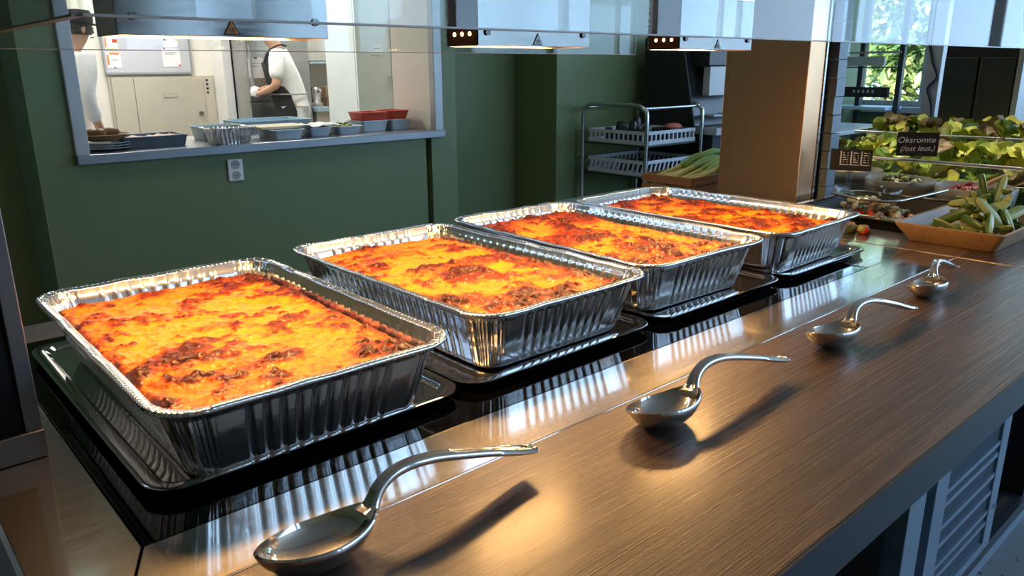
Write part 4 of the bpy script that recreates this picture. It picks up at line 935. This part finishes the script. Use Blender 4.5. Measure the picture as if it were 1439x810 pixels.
t = thing('kitchen_mixer', 'grey kitchen machine beside the chef in the black apron', 'mixer', (3.96, 7.5, .9005)); MB().lathe([(.07, 0), (.075, .03), (.05, .06), (.06, .16), (.04, .2), (.001, .2)], (3.97, 7.48, .9005), 20).build('body', STEEL_D, t, smooth=True); MB().tube([(3.97, 7.48, 1.05), (3.97, 7.38, 1.07)], .018, 10).build('head', GREYPL, t, smooth=True)
t = thing('coffee_grinder', 'black coffee urn right of the cartons', 'urn', (4.62, 7.55, .9005)); MB().lathe([(.06, 0), (.065, .02), (.06, .22), (.045, .25), (.001, .26)], (4.62, 7.55, .9005), 20).build('body', BLACK, t, smooth=True); MB().lathe([(.045, 0), (.05, .05), (.001, .06)], (4.62, 7.55, 1.1605), 16).build('lid', STEEL_D, t, smooth=True)
wd_ = thing('white_cabinet', 'tall white kitchen cabinet by the pass-through reveal', 'cabinet', (3.76, 6.2, 0))
MB().box(3.575, 3.945, 6.0, 6.5, .02, 2.3).build('body', mat('white_gloss', (.66, .72, .72), .25, 0, .03, 8), wd_, bevel=.003); box('door', MATS['white_gloss'], 3.578, 3.93, 5.975, 5.998, .1, 2.28, wd_, .003); box('side_seal', MATTBLACK, 3.932, 3.955, 5.97, 5.999, .1, 2.28, wd_)
MB().tube([(3.90, 5.955, 1.1), (3.90, 5.955, 1.22)], .006, 8).build('handle', FRAME, wd_, smooth=True)
note('cabinet_notice', 'small white paper on the tall white cabinet', 3.72, 3.84, 5.974, 1.40, 1.48, (('print', INK, -.6, .6, .1, .25),))
wd2 = thing('cream_cabinet', 'cream cabinet wall right of the tall white cabinet', 'cabinet', (4.4, 6.3, 0)); box('body', CREAM, 3.96, 4.9, 6.3, 6.6, 0, 2.4, wd2)

# ------------------------------------------------------------------ chefs
def skin(name, pts, edges, m, parent, root=0, sub=2, flat=None):
    me = bpy.data.meshes.new(name); me.from_pydata([p[:3] for p in pts], edges, []); o = bpy.data.objects.new(name, me); COL.objects.link(o); o.parent = parent
    md = o.modifiers.new('skin', 'SKIN'); md.use_smooth_shade = True
    if not me.skin_vertices: 
        bm = bmesh.new(); bm.from_mesh(me); bm.verts.layers.skin.verify(); bm.to_mesh(me); bm.free()
    sv = me.skin_vertices[0].data
    for i, p in enumerate(pts): r = p[3]; sv[i].radius = r if isinstance(r, tuple) else (r, r)
    sv[root].use_root = True
    ss = o.modifiers.new('sub', 'SUBSURF'); ss.levels = sub; ss.render_levels = sub
    me.materials.append(m); return o
def chef(name, lab, loc, yaw, lean, cap, apron, sleeve_long, arms, headturn=0):
    """local axes: +x is the way the chef faces, +y his left; arms gives elbow and wrist for each side"""
    t = thing(name, lab, 'person', loc, (0, 0, yaw)); L = lean
    hip, waist, chest, neck, head = (0, 0, .92), (.02 + L * .12, 0, 1.08), (.02 + L * .30, 0, 1.30), (.0 + L * .48, 0, 1.48), (.05 + L * .62, 0, 1.60)
    P = [(*hip, .085), (*waist, .085), (*chest, .10), (*neck, .055), (head[0] - .02, 0, head[2] - .03, .075), (head[0], 0, head[2] + .06, .085)]
    E = [(0, 1), (1, 2), (2, 3), (3, 4), (4, 5)]
    def add(p, a): P.append(p); E.append((a, len(P) - 1)); return len(P) - 1
    sh = {}
    for s_, key in ((1, 'l'), (-1, 'r')):
        el, wr = arms[key]
        a = add((chest[0] + L * .08, s_ * .175, 1.395, .046), 2); b = add((*el, .043), a); c = add((*wr, .030), b)
        d = Vector(wr) - Vector(el); d.normalize(); side = d.cross(Vector((0, 0, 1))).normalized(); up = side.cross(d)
        pc = Vector(wr) + d * .05; p_ = add((*pc, .030), c)
        for k in range(4):
            f0 = pc + d * .035 + side * (.024 - .016 * k); ln = (.030, .036, .033, .026)[k]
            i1 = add((*f0, .0095), p_); i2 = add((*(f0 + d * ln - up * .008), .0088), i1); add((*(f0 + d * ln * 1.5 - up * .028), .008), i2)
        th0 = pc + Vector((0, -s_ * .028, 0)) + up * .012; i1 = add((*th0, .011), p_); add((*(th0 + d * .035 + up * .005), .0095), i1)
    for s_ in (1, -1):
        a = add((0.0, s_ * .095, .86, .085), 0); b = add((.03, s_ * .10, .48, .058), a); c = add((-.01, s_ * .10, .09, .042), b); add((.12, s_ * .11, .035, .035), c)
    body = skin('body', P, E, SKIN, t)
    # face
    hx, hz = head[0], head[2]
    MB().lathe([(.001, -.012), (.011, -.006), (.009, .012), (.001, .022)], (hx + .088, 0, hz + .005), 10).build('nose', SKIN, t, smooth=True, local=True)
    for s_ in (1, -1):
        MB().lathe([(.001, -.006), (.009, 0), (.001, .006)], (hx + .079, s_ * .03, hz + .032), 10).build('eye', MATTBLACK, t, smooth=True, local=True)
        MB().lathe([(.001, -.03), (.014, -.012), (.018, .012), (.001, .03)], (hx - .01, s_ * .086, hz + .02), 10, sx=1, sy=.45).build('ear', SKIN, t, smooth=True, local=True)
    MB().box(hx + .074, hx + .083, -.022, .022, hz - .035, hz - .028).build('mouth', mat('lip', (.42, .15, .11), .5), t, local=True)
    # hair
    hr = MB(); hr.lathe([(.090, -.05), (.098, 0), (.096, .04), (.075, .085), (.035, .108), (.001, .112)], (hx - .017, 0, hz + .035), 24, sx=1.02, sy=.95); hr.build('hair', HAIR, t, smooth=True, local=True)
    # jacket
    J = [(hip[0], 0, .74, (.160, .175)), (waist[0] * .5, 0, .95, (.150, .165)), (waist[0], 0, 1.10, (.140, .155)), (chest[0], 0, 1.30, (.150, .165)), (neck[0] - .01, 0, 1.462, (.070, .085))]
    JE = [(0, 1), (1, 2), (2, 3), (3, 4)]
    for s_, key in ((1, 'l'), (-1, 'r')):
        el, wr = arms[key]; a0 = (chest[0] + L * .08, s_ * .185, 1.400)
        J.append((*a0, .080)); JE.append((3, len(J) - 1)); k = len(J) - 1
        if sleeve_long: J.append((*el, .066)); JE.append((k, len(J) - 1)); J.append((*(Vector(el).lerp(Vector(wr), .85)), .052)); JE.append((len(J) - 2, len(J) - 1))
        else: J.append((*(Vector(a0).lerp(Vector(el), .82)), .068)); JE.append((k, len(J) - 1))
    skin('jacket', J, JE, WHITECLOTH, t)
    T = [(0, 0, 1.0, (.125, .13))]; TE = []
    for s_ in (1, -1):
        T.append((0.0, s_ * .095, .82, .098)); TE.append((0, len(T) - 1)); T.append((.03, s_ * .10, .48, .078)); TE.append((len(T) - 2, len(T) - 1)); T.append((-.01, s_ * .10, .10, .066)); TE.append((len(T) - 2, len(T) - 1))
    skin('trousers', T, TE, WHITECLOTH if apron else BLACKCLOTH, t)
    for s_ in (1, -1): MB().box(-.07, .17, s_ * .11 - .05, s_ * .11 + .05, 0.001, .085).build('shoe', BLACK, t, bevel=.02, local=True)
    if apron:
        A = []; n = 13; rows = [(.52, .145, .20), (.70, .17, .20), (.90, .155, .19), (1.06, .148, .165), (1.18, .147, .13), (1.34, .142, .10)]
        ap = MB()
        for z, rx, ry in rows:
            cx_ = np.interp(z, [.9, 1.08, 1.30, 1.48], [hip[0], waist[0], chest[0], neck[0]])
            for k in range(n):
                a = (k / (n - 1) - .5) * math.pi * (1.05 if z < 1.1 else .8)
                ap.v.append((cx_ + (rx + .035) * math.cos(a), ry * math.sin(a) * 1.02, z))
        for j in range(len(rows) - 1):
            for k in range(n - 1): q = j * n + k; ap.f.append((q, q + 1, q + n + 1, q + n))
        o = ap.build('apron', BLACKCLOTH, t, smooth=True, local=True, seg_angle=120); o.modifiers.new('thickness', 'SOLIDIFY').thickness = .006
        for s_ in (1, -1):
            MB().tube(smooth_path([(chest[0] + .15, s_ * .09, 1.33), (chest[0] + .10, s_ * .10, 1.44), (neck[0] - .03, s_ * .078, 1.495), (neck[0] - .085, 0, 1.49)], 4), .009, 6).build('strap', BLACKCLOTH, t, smooth=True, local=True)
        MB().tube([(waist[0] + .17 * math.cos(a), .185 * math.sin(a), 1.055) for a in [k * 2 * math.pi / 28 for k in range(28)]], .007, 6, closed=True).build('belt', mat('grey_tie', (.30, .30, .31), .7), t, smooth=True, local=True)
    if cap:
        MB().lathe([(.102, 0), (.106, .02), (.108, .06), (.09, .095), (.001, .105)], (hx - .012, 0, hz + .055), 26).build('cap', BLACKCLOTH, t, smooth=True, local=True)
        MB().lathe([(.001, 0), (.07, 0), (.075, .004), (.07, .008), (.001, .010)], (hx + .085, 0, hz + .052), 18, sx=1.0, sy=1.1).build('cap_peak', BLACKCLOTH, t, smooth=True, local=True)
    return t
c_1 = chef('person', 'person in white shirt and black apron holding a white bundle', (3.50, 7.0, 0), math.radians(150), .28, False, True, False,
     {'l': ((.15, .22, 1.13), (.28, .06, 1.08)), 'r': ((.15, -.21, 1.14), (.28, -.06, 1.10))})
c_2 = chef('person', 'person in long white jacket and black cap at the left frame', (1.30, 6.0, 0), math.radians(8), .22, True, False, True,
     {'l': ((.10, .24, 1.14), (.18, .16, .98)), 'r': ((.06, -.25, 1.14), (.14, -.20, .96))})
c_2.scale = (.955, .955, .955)
bd = MB(); rg = random.Random(4); bd.lathe([(.001, -.05), (.035, -.04), (.05, 0), (.04, .035), (.001, .05)], (3.50 - .315, 7.18, 1.08), 14)
bd.v = [(x + rg.uniform(-.006, .006), y + rg.uniform(-.006, .006), z + rg.uniform(-.006, .006)) for x, y, z in bd.v]
tag(bd.build('white_bundle', PAPER, smooth=True), 'small white bundle held in the hands of the apron chef', 'bundle')

# ------------------------------------------------------------------ far end of the hall: table, rack, post, shelves
tb = thing('hall_table', 'pale grey table in front of the far windows', 'table', (6.8, 3.2, 0))
box('tabletop', mat('table_laminate', (.45, .48, .50), .3), 6.1, 7.45, 3.0, 3.7, .72, .75, tb, .004)
for x in (6.18, 7.32):
    for y in (3.08, 3.58): MB().tube([(x, y, 0), (x, y, .72)], .02, 8).build('leg', TUBE, tb, smooth=True)
t = thing('paper_cup', 'white paper cup on the hall table', 'cup', (6.55, 3.35, .75)); MB().lathe([(.035, 0), (.05, .11), (.047, .11), (.03, .005)], (6.55, 3.35, .7505), 16).build('body', WHITEPL, t, smooth=True)
rk = thing('display_rack', 'dark steel display rack before the far windows', 'rack', (8.5, 3.75, 0))
for y in (4.1, 3.86, 3.45): box('post', DARKEDGE, 8.47, 8.53, y - .025, y + .025, 0, 2.2, rk)
box('box_panel', MATTBLACK, 8.40, 8.46, 3.52, 4.20, .955, 1.06, rk); box('shelf', PALEBLUE, 8.3, 8.7, 3.48, 4.2, .83, .86, rk); box('rail', FRAME, 8.45, 8.50, 3.45, 4.2, 1.40, 1.42, rk)
box('sign_board', GREYPL, 8.38, 8.42, 3.58, 4.06, 1.275, 1.37, rk); box('bracket', DARKEDGE, 8.44, 8.469, 3.48, 4.06, 1.255, 1.268, rk)
for k in range(5): box('sign_mark', GREYPL, 8.392, 8.3995, 3.66 + k * .05, 3.68 + k * .05, 1.0, 1.03, rk)
pc = thing('cable_post', 'grey post with a black cable before the far windows', 'post', (6.0, 2.2, 0))
MB().box(5.96, 6.04, 2.15, 2.25, 0, 2.6).build('body', FRAME, pc, bevel=.004)
MB().tube(smooth_path([(5.95, 2.25, 1.45), (5.94, 2.20, 1.30), (5.945, 2.16, 1.2), (5.94, 2.21, 1.12), (5.945, 2.17, 1.0), (5.95, 2.15, .8)], 5), .009, 6).build('cable', MATTBLACK, pc, smooth=True)
t = tag(box('red_box', mat('dull_red', (.28, .09, .07), .5), 5.7, 5.9, 2.0, 2.2, .78, .84, None, .004), 'small dull red box at the foot of the cable post', 'box')
sb2 = thing('side_board', 'low dark sideboard behind the red box', 'cabinet', (5.85, 1.8, 0)); box('body', MATTBLACK, 5.6, 6.1, 1.5, 2.14, 0, .779, sb2)
rs = thing('drinks_stand', 'dark red drinks stand at the right edge', 'stand', (5.6, .95, 0)); box('body', mat('dark_red', (.12, .02, .02), .5), 5.45, 5.85, .5, 1.3, 0, .86, rs, .004); box('top', MATTBLACK, 5.42, 5.88, .47, 1.33, .8605, .93, rs)
for k in range(6):
    t = thing('pale_cup_stack', 'pale blue cup in the stack on the drinks stand', 'cup', (5.55, 1.16, .931 + k * .033), group='pale cups stacked on the drinks stand')
    MB().lathe([(.045, 0), (.06, .03), (.057, .031), (.04, .004)], (5.55, 1.16, .931 + k * .033), 18).build('body', PALEBLUE, t, smooth=True)

# ------------------------------------------------------------------ outside: ground, trees
gr = struct(box('ground', mat('dry_grass', (.42, .40, .25), .9, 0, .3, 2), 9.3, 40, -20, 20, -.3, -.12))
gr2 = struct(box('ground_front', mat('paving', (.45, .44, .42), .8, 0, .1, 2), -20, 40, -30, -5.3, -.3, -.12))
TL = [mat('tree_leaf', (.20, .30, .07), .5, 0, .35, 3), mat('tree_leaf_light', (.40, .45, .16), .5, 0, .3, 3), mat('tree_leaf_dark', (.10, .18, .06), .5, 0, .3, 3)]
BARK = mat('bark', (.12, .08, .05), .8, 0, .3, 10)
def tree(x, y, h, rad, seed, lab):
    rg = np.random.RandomState(seed); t = thing('tree', lab, 'tree', (x, y, -.12), group='trees outside the far windows')
    MB().tube([(x, y, -.12), (x + .1, y, h * .3), (x, y + .1, h * .7)], [.16, .12, .05], 8).build('trunk', BARK, t, smooth=True)
    for k in range(3):
        n = 900; cl = rg.randn(14, 3); cl /= np.linalg.norm(cl, axis=1)[:, None]; cl *= rg.uniform(.35, 1, (14, 1)); 
        ci = rg.randint(0, 14, n); c = cl[ci] * np.array([rad, rad, h * .48]) + rg.randn(n, 3) * rad * .2 + np.array([x, y, h * .5])
        a = rg.randn(n, 3); a /= np.linalg.norm(a, axis=1)[:, None]; b = np.cross(a, rg.randn(n, 3)); b /= np.linalg.norm(b, axis=1)[:, None]; s_ = rg.uniform(.07, .16, (n, 1))
        c[:, 2] = np.maximum(c[:, 2], .15)
        V = np.concatenate([c - a * s_, c + b * s_ * .5, c + a * s_, c - b * s_ * .5], 1).reshape(-1, 3); F = np.arange(n * 4).reshape(n, 4)
        me = bpy.data.meshes.new('foliage'); me.from_pydata((V - np.array([x, y, -.12])).tolist(), [], F.tolist()); me.materials.append(TL[k]); o = bpy.data.objects.new('foliage', me); COL.objects.link(o); o.parent = t; o['kind'] = 'stuff'
for i, (x, y, h, r_) in enumerate(((14.5, 1.2, 4.2, .85), (14.6, 3.5, 4.6, .9), (14.5, 5.8, 4.3, .9), (14.7, 8.1, 4.5, .85))):
    tree(x, y, h, r_, 60 + i, 'leafy green tree in the front row outside the far windows')
for i, (x, y, h, r_) in enumerate(((18.2, .2, 5.6, 1.0), (18.4, 2.7, 6.2, 1.0), (18.2, 5.2, 6.0, 1.0), (18.4, 7.7, 6.3, 1.0), (18.2, 10.2, 6.0, 1.0))):
    tree(x, y, h, r_, 80 + i, 'taller tree in the rear row outside the far windows')
